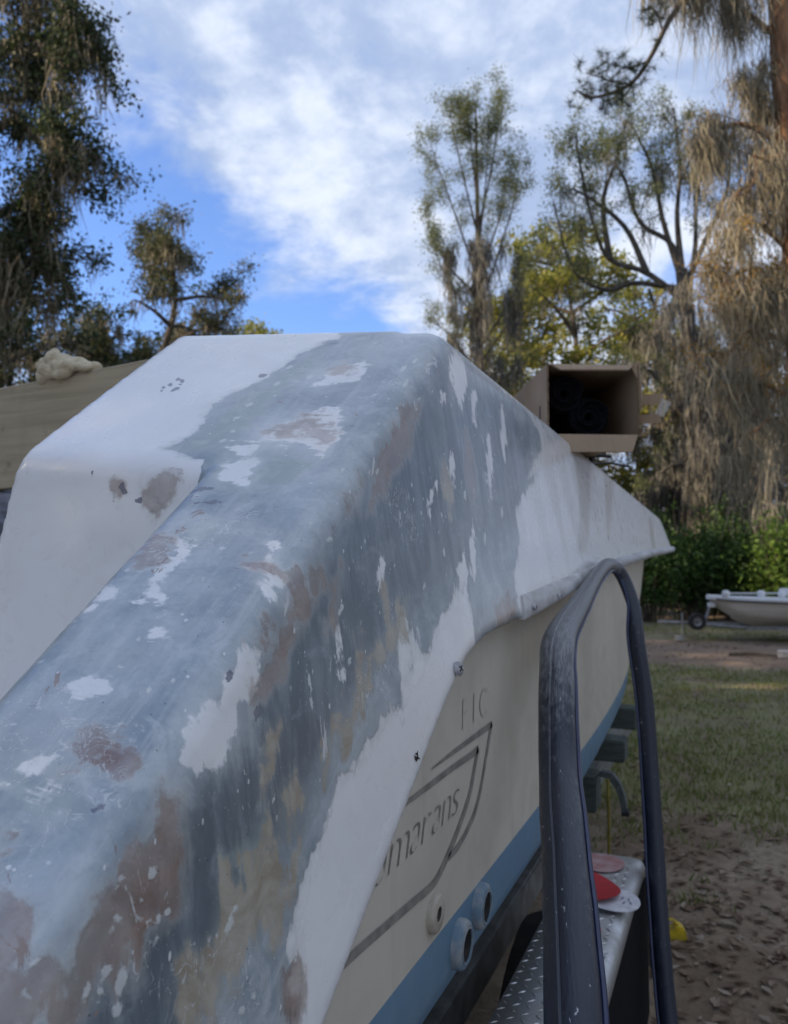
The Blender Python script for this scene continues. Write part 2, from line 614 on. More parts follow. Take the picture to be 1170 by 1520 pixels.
def cap_solid():
    mb = MB()
    ys = list(np.linspace(0.14, 1.3, 24)) + list(np.linspace(1.33, 1.50, 9)) + list(np.linspace(1.6, 6.6, 22)) + [6.75, 6.85]
    secs = []
    for y in ys:
        zt, zf = z_top(y), z_flange(y)
        inn = X_IN
        sx = X_SH
        if y > 6.55:                                   # the bow end turns inboard a little
            q = (y - 6.55) / 0.3
            sx -= 0.02 * q * q
        sec = round_poly([(inn, zf - .02), (inn, zt + TILT * (sx - inn)), (sx, zt), (X_FL, zf)], [0, .03, .06, 0], 7)
        secs.append([(p.x, y, p.y) for p in sec])
    loft_closed(mb, secs)
    # the raised block inboard: upright face, sloped face, flat top
    side = round_poly([(.985, -.75), (.985, z_top(.985)), (1.40, .46), (2.9, .435), (2.9, -.75)], [0, .085, .045, 0, 0], 10)
    left = [-1.145 if p.y > .17 else -1.145 - (.17 - p.y) * .30 for p in side]
    b0 = len(mb.v)
    n = len(side)
    mb.v += [(lx, p.x, p.y + (TILT * (X_SH - lx) if p.y > -.7 else 0)) for p, lx in zip(side, left)] + [(-.60, p.x, p.y + (TILT * .10 if p.y > -.7 else 0)) for p in side]
    mb.f.append(tuple(b0 + k for k in range(n)))
    mb.f.append(tuple(b0 + n + k for k in range(n)))
    for k in range(n):
        mb.f.append((b0 + k, b0 + (k + 1) % n, b0 + n + (k + 1) % n, b0 + n + k))
    o = mb.build("cap_rough")
    m1 = o.modifiers.new("r", 'REMESH')
    m1.mode = 'VOXEL'
    m1.voxel_size = 0.0085
    m2 = o.modifiers.new("s", 'SMOOTH')
    m2.factor = 0.5
    m2.iterations = 8
    dg = bpy.context.evaluated_depsgraph_get()
    me = bpy.data.meshes.new_from_object(o.evaluated_get(dg))
    bpy.data.objects.remove(o)
    return me


PATCH = {
  'thick_shade': [[(0.25,0.1),(0.5,0.07),(0.8,0.045),(1.1,0.04),(1.4,0.04),(1.85,0.05),(2.05,0.1),(1.95,0.25),(1.7,0.4),(1.35,0.46),(1.15,0.33),(0.95,0.27),(0.75,0.26),(0.55,0.25),(0.25,0.32)]],  # outline of the painted darkening on the side face below the ridge
  'gray': [[(0.5854,-0.2416),(0.6721,-0.2434),(0.7632,-0.2417),(0.874,-0.2395),(0.9057,-0.2545),(0.9473,-0.3228),(0.9606,-0.3897),(1.0086,-0.3562),(1.0661,-0.3305),(1.1425,-0.3488),(1.1957,-0.3201),(1.2292,-0.29),(1.295,-0.2781),(1.337,-0.2486),(1.3755,-0.2231),(1.47,-0.27),(1.5,-0.12),(1.48,-0.02),(1.4356,0.0068),(1.5754,0.0109),(1.8453,0.0212),(2.0148,0.0233),(2.1844,0.0673),(2.1786,0.1235),(2.0215,0.1878),(1.9307,0.2385),(2.0937,0.1969),(1.8541,0.2859),(1.7621,0.3347),(1.7562,0.3981),(1.6707,0.4766),(1.6661,0.5356),(1.694,0.5882),(1.392,0.6112),(1.3441,0.5598),(1.35,0.4985),(1.3359,0.4527),(1.2775,0.4137),(1.2125,0.3984),(1.1561,0.3997),(1.1326,0.3828),(1.1087,0.3267),(1.0856,0.2792),(1.056,0.3083),(1.0616,0.3622),(1.0914,0.3699),(1.0492,0.3603),(1.0479,0.3974),(1.0147,0.3514),(0.9714,0.3414),(0.9127,0.3262),(0.8627,0.3035),(0.8273,0.3167),(0.7929,0.3234),(0.7601,0.3217),(0.7388,0.3378),(0.7526,0.3817),(0.7394,0.3989),(0.7,0.48),(0.2,0.5),(0.2,-0.33),(0.55,-0.28)]],
  'green': [[(0.9537,-0.3763),(1.0159,-0.3484),(1.0667,-0.3196),(1.1435,-0.3127),(1.2181,-0.2828),(1.2755,-0.2587),(1.3238,-0.2259),(1.2635,-0.2072),(1.1761,-0.227),(1.0706,-0.2398),(1.0012,-0.2684),(0.9498,-0.292)],[(1.0509,-0.2797),(1.0324,-0.162),(1.0004,-0.0588),(0.9559,-0.0781),(0.9353,-0.1567),(0.9584,-0.2223)],[(0.8774,-0.2066),(0.8958,-0.1512),(0.8505,-0.1176),(0.8393,-0.164)],[(0.5669,-0.1591),(0.5595,-0.0707),(0.539,-0.0327),(0.5165,-0.0645),(0.5123,-0.1095)],[(0.6588,0.1596),(0.71,0.1962),(0.7345,0.2577),(0.688,0.2381)]],
  'white': [[(0.9892,-0.2141),(1.0188,-0.1971),(0.9792,-0.1454),(0.9526,-0.1511),(0.9584,-0.1853)],[(1.0362,-0.2354),(1.0355,-0.192),(1.0072,-0.1803),(0.9986,-0.2145)],[(0.7758,-0.1868),(0.8042,-0.1735),(0.8435,-0.1787),(0.83,-0.1454),(0.7856,-0.1521),(0.7527,-0.1344),(0.7495,-0.1576)],[(0.7586,-0.237),(0.768,-0.2294),(0.7479,-0.2042),(0.7259,-0.2205),(0.7153,-0.228)],[(0.8588,-0.0441),(0.8642,-0.027),(0.824,-0.0148),(0.8236,0.0189),(0.8137,0.0272),(0.7901,-0.0046),(0.8125,-0.024),(0.8144,-0.0501)],[(1.0643,-0.1893),(1.1101,-0.1594),(1.1372,-0.1294),(1.1273,-0.0919),(1.0635,-0.0463),(1.0275,-0.0623),(1.051,-0.1239),(1.0482,-0.1724)],[(0.639,0.0157),(0.6862,0.0273),(0.742,0.0279),(0.7653,0.0449),(0.7474,0.0627),(0.6999,0.0753),(0.6756,0.0787),(0.6444,0.07),(0.6182,0.0462),(0.6102,0.0254),(0.6273,0.0236)],[(0.6414,-0.156),(0.6503,-0.1497),(0.644,-0.1278),(0.635,-0.1272),(0.6365,-0.145)],[(0.7139,-0.1155),(0.7299,-0.1166),(0.7156,-0.1042),(0.7084,-0.1057)],[(0.5556,-0.1363),(0.5726,-0.1291),(0.5796,-0.1098),(0.5588,-0.1044),(0.5571,-0.0681),(0.5482,-0.0837),(0.5449,-0.1145)],[(0.9068,0.1575),(0.9284,0.1632),(0.9156,0.2047),(0.9268,0.2325),(0.904,0.1984)],[(1.4415,0.033),(1.5225,0.0252),(1.5196,0.0841),(1.4448,0.1568),(1.4165,0.1355),(1.411,0.0688)],[(1.5526,0.0615),(1.5803,0.0848),(1.5257,0.1835),(1.5097,0.1579)],[(1.7872,0.0712),(1.7941,0.1362),(1.7327,0.2268),(1.7228,0.1806)],[(1.3485,0.0948),(1.3827,0.1087),(1.385,0.1326),(1.3509,0.1171)],[(1.361,0.2063),(1.3738,0.2537),(1.3534,0.2778),(1.3365,0.2407)],[(1.2633,-0.1638),(1.2744,-0.1131),(1.2302,-0.0985),(1.2044,-0.1463),(1.1976,-0.1839)],[(1.3067,0.4023),(1.3538,0.4034),(1.3696,0.4471),(1.3159,0.4696),(1.2992,0.4318)],[(1.2468,0.2022),(1.27,0.2126),(1.2317,0.2381),(1.2202,0.218)],[(1.0263,0.17),(1.0509,0.1829),(1.0271,0.1952),(1.0166,0.1846)],[(1.4206,0.3612),(1.4231,0.4132),(1.3887,0.4688),(1.3818,0.4254)],[(1.619,0.1821),(1.6205,0.2419),(1.5715,0.3208),(1.5645,0.2639)],[(1.052,0.3869),(1.1155,0.4022),(1.1564,0.4137),(1.2071,0.4103),(1.323,0.4576),(1.3475,0.5025),(1.3416,0.5636),(1.2763,0.5336),(1.1512,0.4972),(1.0164,0.4771),(0.8951,0.4387),(0.7341,0.4185),(0.739,0.3583),(0.7913,0.3289),(0.827,0.3178),(0.8621,0.3053),(0.9203,0.3339)]],
  'brown': [[(1.0731,-0.1885),(1.092,-0.1614),(1.1196,-0.152),(1.126,-0.1296),(1.1032,-0.1067),(1.0921,-0.0795),(1.071,-0.0598),(1.0434,-0.0593),(1.0639,-0.1007),(1.0722,-0.1366),(1.0607,-0.1612)],[(1.2565,-0.1744),(1.2678,-0.1519),(1.2564,-0.1293),(1.2387,-0.13),(1.2387,-0.1536)],[(0.9214,-0.3142),(0.9364,-0.3093),(0.9468,-0.274),(0.9191,-0.2597),(0.8851,-0.259),(0.8934,-0.2838)],[(0.8292,-0.252),(0.8382,-0.2259),(0.8286,-0.1865),(0.8036,-0.1785),(0.8025,-0.2054)],[(0.8285,-0.0649),(0.837,-0.0401),(0.8275,0.0038),(0.8454,0.0283),(0.8233,0.0203),(0.8131,-0.0195),(0.8136,-0.0396)],[(0.7526,0.0108),(0.7691,0.0289),(0.777,0.0553),(0.7624,0.0575),(0.7502,0.039)],[(0.5638,-0.11),(0.5738,-0.0903),(0.5864,-0.0975),(0.592,-0.0614),(0.5895,-0.0253),(0.5759,-0.0331),(0.5658,-0.0689),(0.5555,-0.085)],[(0.5975,0.0278),(0.6226,0.0494),(0.6042,0.0807),(0.6051,0.1179),(0.5948,0.1329),(0.5628,0.1266),(0.5417,0.1285),(0.5033,0.0812),(0.4866,0.0505),(0.5159,0.0439),(0.5528,0.0588),(0.5811,0.0436)],[(0.8228,0.0224),(0.8805,0.0568),(0.8892,0.0901),(0.8377,0.0887),(0.7911,0.0874),(0.7614,0.0908),(0.731,0.0768),(0.753,0.0679),(0.8054,0.0605)],[(1.1868,0.0329),(1.2537,0.0625),(1.1627,0.0975),(1.0587,0.0891),(1.0245,0.0843),(1.0701,0.0555)],[(0.9781,0.0208),(1.0164,0.0383),(1.0112,0.0546),(0.9807,0.047)],[(0.4681,-0.054),(0.4753,-0.036),(0.4666,-0.0129),(0.4558,-0.0054),(0.4435,-0.0231)],[(0.4345,-0.0118),(0.458,0.0206),(0.4901,0.0751),(0.4809,0.0932),(0.4227,0.0231)],[(0.5081,-0.1042),(0.5085,-0.0896),(0.4981,-0.0834),(0.4939,-0.0864)],[(1.4489,0.1971),(1.4828,0.2189),(1.4721,0.3029),(1.4265,0.3475),(1.4212,0.282)],[(1.4913,0.5442),(1.6034,0.5197),(1.6581,0.5499),(1.5924,0.5897),(1.4797,0.5963)],[(0.7252,0.3481),(0.7489,0.3636),(0.7528,0.4023),(0.7341,0.4185),(0.7088,0.386)],[(0.9061,0.0953),(0.9237,0.1008),(0.9013,0.144),(0.8885,0.1242)]],
  'tan': [[(1.3067,0.2077),(1.3365,0.2407),(1.3377,0.2917),(1.315,0.3022),(1.2939,0.2599)],[(1.0249,0.1739),(1.0433,0.2185),(1.048,0.2471),(1.0306,0.2128)],[(1.0744,0.2595),(1.1088,0.2834),(1.0815,0.311),(1.0464,0.2997),(0.9942,0.2763),(0.9708,0.2459),(1.0329,0.2683)],[(0.9563,0.1919),(0.966,0.2278),(0.965,0.2633),(0.9432,0.2962),(0.8945,0.2911),(0.924,0.2603),(0.946,0.2368)],[(0.7559,0.1996),(0.7853,0.2155),(0.7918,0.2484),(0.7633,0.2544),(0.7495,0.2251)],[(0.6457,0.1703),(0.675,0.1906),(0.71,0.2233),(0.7307,0.2187),(0.7508,0.2478),(0.7358,0.2798),(0.7126,0.2931),(0.6674,0.2771),(0.635,0.2733),(0.585,0.2268),(0.5935,0.1808),(0.6291,0.2002)],[(0.7562,0.282),(0.7849,0.2852),(0.7846,0.3141),(0.741,0.3132),(0.7125,0.3195),(0.7051,0.2974)],[(0.8474,0.2359),(0.8826,0.2377),(0.8932,0.2647),(0.8623,0.275),(0.8368,0.2726)],[(0.7444,0.1335),(0.7626,0.1441),(0.7512,0.1621)]],
  'stain': [[(2.7431,0.054),(3.2258,-0.0368),(2.93,0.1934),(2.6499,0.4035),(2.4779,0.4085),(2.6852,0.2163)],[(3.5041,0.0424),(3.882,-0.0131),(3.484,0.2012),(3.2051,0.3328),(3.3076,0.1864)],[(5.3291,0.1028),(5.6248,0.0822),(5.3227,0.3037),(4.9971,0.3269)],[(1.7775,0.5307),(1.8747,0.5248),(1.8059,0.5896),(1.741,0.5908)],[(2.0598,0.5193),(2.1309,0.5148),(2.0886,0.5701),(2.0219,0.5712)],[(1.7633,0.5227),(2.4451,0.4684),(2.4597,0.4767),(1.7684,0.5352)]],
  'spot': [[(0.5762,0.0678),(0.5745,0.0677),(0.5713,0.0646),(0.569,0.0608),(0.5692,0.0591),(0.5719,0.0608),(0.575,0.0647)],[(0.5758,0.0829),(0.5721,0.0825),(0.5683,0.0783),(0.5671,0.0736),(0.5696,0.0717),(0.5738,0.0742),(0.5765,0.0792)],[(0.5665,0.0869),(0.5653,0.0873),(0.563,0.0851),(0.5614,0.0821),(0.5617,0.0804),(0.5636,0.0814),(0.5658,0.0843)],[(0.5591,0.0868),(0.5581,0.0871),(0.5563,0.0854),(0.5551,0.083),(0.5553,0.0817),(0.5568,0.0825),(0.5585,0.0848)],[(0.5872,0.1164),(0.5859,0.1165),(0.5836,0.1141),(0.5819,0.1111),(0.5821,0.1098),(0.5841,0.1111),(0.5863,0.114)],[(0.5658,0.115),(0.563,0.1156),(0.5601,0.1128),(0.5593,0.1086),(0.5611,0.1062),(0.5642,0.1073),(0.5663,0.1112)],[(0.5759,0.125),(0.5717,0.1251),(0.5681,0.1215),(0.5679,0.1169),(0.5711,0.1147),(0.5755,0.1166),(0.5776,0.1212)],[(0.5877,0.1299),(0.5834,0.1283),(0.5804,0.1246),(0.5808,0.1217),(0.5844,0.1217),(0.5885,0.1246),(0.59,0.1283)],[(0.5715,0.1331),(0.5698,0.1343),(0.5671,0.1318),(0.5653,0.1275),(0.5658,0.1245),(0.5682,0.1252),(0.5707,0.129)],[(0.5577,0.0994),(0.5559,0.0996),(0.5524,0.0961),(0.5499,0.0915),(0.5503,0.0893),(0.5532,0.091),(0.5566,0.0955)],[(0.5357,0.0768),(0.5321,0.0748),(0.5278,0.069),(0.526,0.0638),(0.5279,0.063),(0.5323,0.0673),(0.5358,0.0735)],[(0.5298,0.0753),(0.528,0.0751),(0.5243,0.0713),(0.5217,0.0668),(0.522,0.0649),(0.525,0.067),(0.5285,0.0717)],[(0.5517,0.0932),(0.5493,0.0908),(0.5461,0.0856),(0.5446,0.0817),(0.5459,0.0819),(0.5489,0.0861),(0.5516,0.0911)],[(0.512,0.103),(0.5085,0.104),(0.5048,0.1002),(0.5036,0.0944),(0.5059,0.0909),(0.5099,0.0924),(0.5127,0.0978)],[(0.4977,0.088),(0.4926,0.0884),(0.4891,0.0848),(0.4896,0.08),(0.4939,0.0775),(0.4988,0.0792),(0.5004,0.0839)],[(0.4881,0.0856),(0.4851,0.0821),(0.4815,0.0754),(0.4801,0.0705),(0.4818,0.0711),(0.4854,0.0767),(0.4883,0.0832)],[(0.5327,0.1208),(0.5278,0.1228),(0.5232,0.1186),(0.5224,0.1113),(0.5259,0.1063),(0.5311,0.1074),(0.5342,0.1138)],[(0.5218,0.0987),(0.5193,0.0995),(0.5145,0.0947),(0.5112,0.0879),(0.5117,0.0842),(0.5157,0.0864),(0.5203,0.0928)],[(0.5235,0.1344),(0.5191,0.1312),(0.5154,0.1255),(0.5152,0.1216),(0.5186,0.1223),(0.5231,0.1272),(0.5253,0.1326)],[(0.4645,0.0185),(0.463,0.0191),(0.4583,0.0159),(0.4539,0.0115),(0.4532,0.0092),(0.4566,0.0106),(0.4616,0.0147)],[(0.4526,0.0331),(0.4505,0.0336),(0.4466,0.0294),(0.4438,0.0238),(0.4441,0.021),(0.4474,0.023),(0.4511,0.0284)],[(0.6642,0.2306),(0.6571,0.23),(0.6514,0.2242),(0.6513,0.2176),(0.6568,0.215),(0.664,0.2185),(0.6673,0.2254)],[(0.6722,0.2261),(0.6701,0.2272),(0.6666,0.224),(0.6643,0.2189),(0.665,0.2157),(0.6681,0.2169),(0.6713,0.2215)],[(0.6825,0.3193),(0.6811,0.3199),(0.6764,0.3158),(0.6719,0.31),(0.671,0.307),(0.6744,0.3088),(0.6795,0.3143)],[(0.6655,0.3099),(0.6651,0.3117),(0.6615,0.3092),(0.6575,0.3044),(0.6561,0.3009),(0.6583,0.3012),(0.6625,0.3052)],[(0.6504,-0.0603),(0.6482,-0.0596),(0.6473,-0.0615),(0.6484,-0.0647),(0.6506,-0.0666),(0.6523,-0.066),(0.6522,-0.0632)],[(0.7265,-0.1176),(0.7195,-0.1149),(0.718,-0.1159),(0.723,-0.1199),(0.7309,-0.1239),(0.7357,-0.1249),(0.7337,-0.1221)],[(0.6349,-0.1592),(0.634,-0.1614),(0.6344,-0.1675),(0.6358,-0.173),(0.6372,-0.1737),(0.6375,-0.1691),(0.6364,-0.1626)],[(0.6585,-0.2217),(0.6568,-0.2222),(0.6558,-0.2261),(0.6562,-0.2306),(0.6576,-0.2323),(0.6591,-0.2299),(0.6595,-0.2252)],[(0.6174,-0.0481),(0.6158,-0.0477),(0.615,-0.0496),(0.6157,-0.0524),(0.6173,-0.0539),(0.6186,-0.053),(0.6187,-0.0504)],[(0.5743,-0.0409),(0.5732,-0.041),(0.5726,-0.0428),(0.5729,-0.0452),(0.5739,-0.0462),(0.5749,-0.0452),(0.5751,-0.0428)],[(0.4858,-0.0004),(0.4852,0.0005),(0.4836,-0.0003),(0.483,-0.0019),(0.4835,-0.0032),(0.4847,-0.0033),(0.4857,-0.002)],[(1.0026,-0.0072),(0.9983,-0.0078),(0.9983,-0.01),(1.0024,-0.0122),(1.0078,-0.0127),(1.0102,-0.0111),(1.0079,-0.0087)],[(0.9307,-0.0587),(0.9282,-0.0587),(0.9274,-0.0615),(0.9287,-0.065),(0.9313,-0.0666),(0.9332,-0.0651),(0.9329,-0.0615)],[(0.9254,-0.2127),(0.9213,-0.2121),(0.9183,-0.2169),(0.9187,-0.2235),(0.9222,-0.2269),(0.9261,-0.2246),(0.9276,-0.2183)],[(0.9876,-0.2991),(0.9832,-0.2979),(0.9786,-0.3013),(0.9771,-0.3067),(0.9798,-0.3101),(0.9848,-0.309),(0.9883,-0.3041)],[(0.9009,0.0017),(0.8985,0.0032),(0.8947,0.0012),(0.896,-0.0025),(0.9007,-0.0052),(0.9039,-0.005),(0.903,-0.002)],[(1.0741,0.059),(1.0687,0.0594),(1.0645,0.0569),(1.0644,0.0534),(1.0686,0.0515),(1.0739,0.0526),(1.0764,0.0559)],[(0.9295,0.0482),(0.9277,0.0498),(0.9208,0.0471),(0.9141,0.0422),(0.9126,0.0388),(0.9173,0.0394),(0.9249,0.0436)],[(1.1107,-0.2704),(1.1055,-0.2703),(1.1003,-0.2762),(1.0991,-0.2837),(1.1027,-0.2872),(1.1085,-0.284),(1.112,-0.2765)],[(1.1503,-0.2718),(1.1447,-0.2705),(1.139,-0.2743),(1.1374,-0.2804),(1.1412,-0.2841),(1.1474,-0.2827),(1.1515,-0.2772)],[(1.0469,-0.2548),(1.0426,-0.2541),(1.0389,-0.2581),(1.0385,-0.264),(1.0417,-0.2672),(1.0461,-0.2654),(1.0485,-0.2599)],[(1.0733,-0.2558),(1.069,-0.254),(1.0651,-0.2564),(1.0647,-0.261),(1.0679,-0.2644),(1.0724,-0.2641),(1.0748,-0.2602)],[(1.2703,-0.2606),(1.2637,-0.2593),(1.2572,-0.2635),(1.2556,-0.27),(1.2601,-0.274),(1.2674,-0.2725),(1.2719,-0.2665)],[(1.2134,-0.2575),(1.2076,-0.2553),(1.2016,-0.2575),(1.2,-0.2623),(1.2039,-0.2663),(1.2104,-0.2664),(1.2147,-0.2625)],[(1.2358,-0.1986),(1.2299,-0.1967),(1.2239,-0.199),(1.2222,-0.2038),(1.2262,-0.2076),(1.2328,-0.2074),(1.2371,-0.2034)],[(1.2358,0.0047),(1.2257,0.0034),(1.2201,-0.0006),(1.2282,-0.004),(1.2384,-0.0048),(1.2428,-0.0022),(1.2414,0.0019)],[(1.3317,0.0298),(1.3298,0.032),(1.3206,0.0299),(1.3111,0.0252),(1.3084,0.0215),(1.3144,0.0214),(1.3248,0.0251)],[(1.2716,-0.0224),(1.2648,-0.0212),(1.2565,-0.024),(1.2529,-0.0287),(1.2566,-0.0318),(1.265,-0.031),(1.2717,-0.0268)],[(1.3045,-0.0098),(1.2977,-0.0084),(1.2899,-0.011),(1.2867,-0.0155),(1.2907,-0.0186),(1.2988,-0.018),(1.305,-0.0141)],[(0.7879,-0.2162),(0.7853,-0.2153),(0.7843,-0.2178),(0.7857,-0.2219),(0.7884,-0.2244),(0.7904,-0.2235),(0.7902,-0.2199)],[(0.7875,-0.0983),(0.7845,-0.0971),(0.7835,-0.0988),(0.7852,-0.1022),(0.7884,-0.1047),(0.7907,-0.1044),(0.7902,-0.1016)],[(0.7002,-0.12),(0.6986,-0.1196),(0.6979,-0.1214),(0.6986,-0.124),(0.7002,-0.1254),(0.7015,-0.1247),(0.7014,-0.1222)],[(0.6646,-0.0426),(0.6624,-0.0416),(0.6617,-0.0425),(0.6629,-0.0449),(0.6652,-0.0468),(0.6668,-0.0469),(0.6665,-0.045)],[(0.6667,-0.1122),(0.6658,-0.1135),(0.6663,-0.1172),(0.6677,-0.1205),(0.6691,-0.1209),(0.6694,-0.1181),(0.6683,-0.1142)],[(0.8005,0.1273),(0.7983,0.1292),(0.7951,0.1271),(0.7933,0.1227),(0.7942,0.1193),(0.7971,0.1193),(0.7999,0.1229)],[(0.9334,0.217),(0.9285,0.2178),(0.9241,0.2146),(0.9234,0.21),(0.927,0.2073),(0.9322,0.2085),(0.9351,0.2129)],[(0.9257,0.1439),(0.9197,0.1431),(0.9153,0.1396),(0.9158,0.1362),(0.9208,0.1353),(0.9266,0.1377),(0.9288,0.1415)],[(1.4034,0.3235),(1.397,0.3314),(1.3907,0.3293),(1.3889,0.3212),(1.3928,0.3133),(1.3996,0.3114),(1.4048,0.3136)],[(1.4943,0.41),(1.4854,0.4222),(1.477,0.4254),(1.4753,0.4173),(1.4814,0.404),(1.491,0.3953),(1.4968,0.3979)],[(1.6527,0.3432),(1.6427,0.3551),(1.6328,0.3586),(1.6301,0.3511),(1.6368,0.3382),(1.6479,0.3296),(1.655,0.3317)],[(1.2666,0.3348),(1.2623,0.3379),(1.2569,0.3353),(1.2545,0.3289),(1.257,0.3235),(1.2624,0.3232),(1.2667,0.3282)],[(1.1731,0.3163),(1.1669,0.3169),(1.1618,0.3138),(1.1616,0.3092),(1.1665,0.3066),(1.1729,0.308),(1.1758,0.3123)]],
  'halo': [[(1.0146,-0.1468),(0.9721,-0.1298),(0.9457,-0.1527),(0.9526,-0.1989),(0.9896,-0.2371),(1.0309,-0.2365),(1.0423,-0.1948)],[(1.1141,-0.0889),(1.0623,-0.0832),(1.0225,-0.1264),(1.0209,-0.1877),(1.0604,-0.2248),(1.1145,-0.2067),(1.1393,-0.144)],[(0.8052,-0.132),(0.7766,-0.1326),(0.7716,-0.1695),(0.7943,-0.2185),(0.8302,-0.2438),(0.851,-0.222),(0.8387,-0.1705)],[(0.5739,-0.0356),(0.5574,-0.0445),(0.5483,-0.0882),(0.5531,-0.1368),(0.5694,-0.1535),(0.5846,-0.1227),(0.5863,-0.0691)],[(0.8498,0.0304),(0.8118,0.02),(0.7888,-0.019),(0.8137,-0.0585),(0.8483,-0.072),(0.8646,-0.0458),(0.8488,-0.0015)],[(1.2692,-0.1143),(1.2218,-0.1141),(1.1824,-0.1574),(1.1779,-0.2128),(1.2126,-0.2414),(1.2628,-0.2192),(1.2887,-0.1612)],[(0.7279,0.1268),(0.6657,0.0971),(0.6145,0.0357),(0.6179,-0.0127),(0.6644,-0.0195),(0.7089,0.024),(0.7497,0.094)],[(0.8747,-0.1082),(0.8522,-0.1166),(0.8464,-0.1638),(0.862,-0.2178),(0.8887,-0.2378),(0.9056,-0.2052),(0.8986,-0.1462)],[(0.528,-0.03),(0.5145,-0.0374),(0.5088,-0.0719),(0.5151,-0.1097),(0.5295,-0.1222),(0.5408,-0.0977),(0.5398,-0.0559)]],
  'chip': [[(1.1776,-0.4878),(1.1935,-0.48),(1.1958,-0.4721),(1.1869,-0.4664),(1.1778,-0.4782)],[(1.1931,-0.506),(1.1896,-0.5049),(1.1886,-0.5083),(1.191,-0.5137),(1.1949,-0.5171),(1.1974,-0.5159),(1.1966,-0.5109)],[(1.2037,-0.4973),(1.1982,-0.4937),(1.1942,-0.4952),(1.1945,-0.5005),(1.1991,-0.5057),(1.2044,-0.5069),(1.2064,-0.5032)],[(1.2211,-0.493),(1.2174,-0.4924),(1.2165,-0.4973),(1.219,-0.5039),(1.223,-0.5073),(1.2256,-0.5049),(1.2248,-0.4985)],[(1.2142,-0.4798),(1.2087,-0.4769),(1.2074,-0.4793),(1.2111,-0.4851),(1.2171,-0.4901),(1.2209,-0.4904),(1.2196,-0.4858)],[(1.1818,-0.5029),(1.1792,-0.5019),(1.1785,-0.5041),(1.1803,-0.5079),(1.1832,-0.5104),(1.185,-0.5098),(1.1844,-0.5064)],[(1.2027,-0.4745),(1.2,-0.4735),(1.1993,-0.4757),(1.2011,-0.4794),(1.2041,-0.4819),(1.206,-0.4812),(1.2053,-0.4779)],[(1.2392,-0.3012),(1.2327,-0.3002),(1.2288,-0.3062),(1.2302,-0.3147),(1.236,-0.3194),(1.2418,-0.3167),(1.2432,-0.3085)],[(0.9277,-0.3574),(0.9192,-0.3483),(0.916,-0.3479),(0.9204,-0.3564),(0.9293,-0.3676),(0.9359,-0.3731),(0.9352,-0.3685)],[(0.9164,-0.3384),(0.9121,-0.3355),(0.9109,-0.3366),(0.9136,-0.3409),(0.9183,-0.3453),(0.9213,-0.3464),(0.9205,-0.3433)],[(0.953,-0.447),(0.9483,-0.443),(0.947,-0.4436),(0.9501,-0.4482),(0.9553,-0.4535),(0.9586,-0.4554),(0.9576,-0.4525)],[(0.9493,-0.3451),(0.9472,-0.3464),(0.9479,-0.3527),(0.9509,-0.3593),(0.9539,-0.3613),(0.9547,-0.357),(0.9526,-0.3498)],[(0.7468,0.1044),(0.7405,0.1033),(0.7338,0.0968),(0.7315,0.0899),(0.7354,0.0876),(0.7426,0.0917),(0.7477,0.0992)],[(0.7305,0.1017),(0.7284,0.1025),(0.7247,0.0995),(0.7222,0.0951),(0.7227,0.0926),(0.726,0.0938),(0.7294,0.0978)],[(0.7078,0.0309),(0.7028,0.0305),(0.699,0.0271),(0.6991,0.0233),(0.703,0.0218),(0.708,0.0239),(0.7101,0.028)],[(0.5542,-0.0223),(0.5516,-0.0225),(0.5474,-0.0264),(0.5447,-0.0309),(0.5456,-0.0328),(0.5494,-0.0306),(0.5532,-0.0259)],[(0.746,0.0689),(0.7442,0.0701),(0.7413,0.0681),(0.7394,0.0644),(0.74,0.0617),(0.7427,0.0621),(0.7453,0.0653)],[(0.9403,-0.1963),(0.9359,-0.202),(0.9324,-0.2198),(0.9322,-0.2366),(0.9357,-0.2396),(0.9401,-0.2263),(0.9421,-0.207)],[(0.9164,-0.1595),(0.9124,-0.1678),(0.9081,-0.1904),(0.9068,-0.2106),(0.9095,-0.2129),(0.9142,-0.1955),(0.9173,-0.1717)],[(0.922,-0.2102),(0.9201,-0.2143),(0.9198,-0.2265),(0.9214,-0.2377),(0.9237,-0.2393),(0.9249,-0.2301),(0.9241,-0.2171)]],
}
WALL = {
  'brown': [[(-0.8748,0.1166),(-0.8556,0.1269),(-0.8094,0.1338),(-0.8088,0.1088),(-0.8488,0.0805),(-0.8685,0.0921)],[(-0.9235,0.1297),(-0.9134,0.1315),(-0.9087,0.1156),(-0.9172,0.1126)]],
  'chip': [[(-0.9264,0.1321),(-0.9149,0.1316),(-0.9058,0.1144),(-0.9143,0.1125),(-0.9232,0.1218)],[(-0.8899,0.1038),(-0.8759,0.1056),(-0.8743,0.0989),(-0.8869,0.0971)],[(-0.9891,0.1554),(-0.9846,0.1563),(-0.9829,0.1482),(-0.9858,0.1471)],[(-0.94,0.1021),(-0.9329,0.1075),(-0.9341,0.0996)]],
}



def poly_sdf(P, poly):
    """signed distance of points P (n,2) to a polygon, positive inside"""
    Q = np.array(poly, float)
    d = np.full(len(P), 1e9)
    inside = np.zeros(len(P), bool)
    for i in range(len(Q)):
        a, b = Q[i - 1], Q[i]
        e = b - a
        L = max(e @ e, 1e-12)
        w = P - a
        t = np.clip((w @ e) / L, 0, 1)
        dd = w - t[:, None] * e
        d = np.minimum(d, np.hypot(dd[:, 0], dd[:, 1]))
        c = ((a[1] > P[:, 1]) != (b[1] > P[:, 1]))
        den = (b[1] - a[1]) if abs(b[1] - a[1]) > 1e-12 else 1e-12
        inside ^= c & (P[:, 0] < (b[0] - a[0]) * (P[:, 1] - a[1]) / den + a[0])
    return np.where(inside, d, -d)


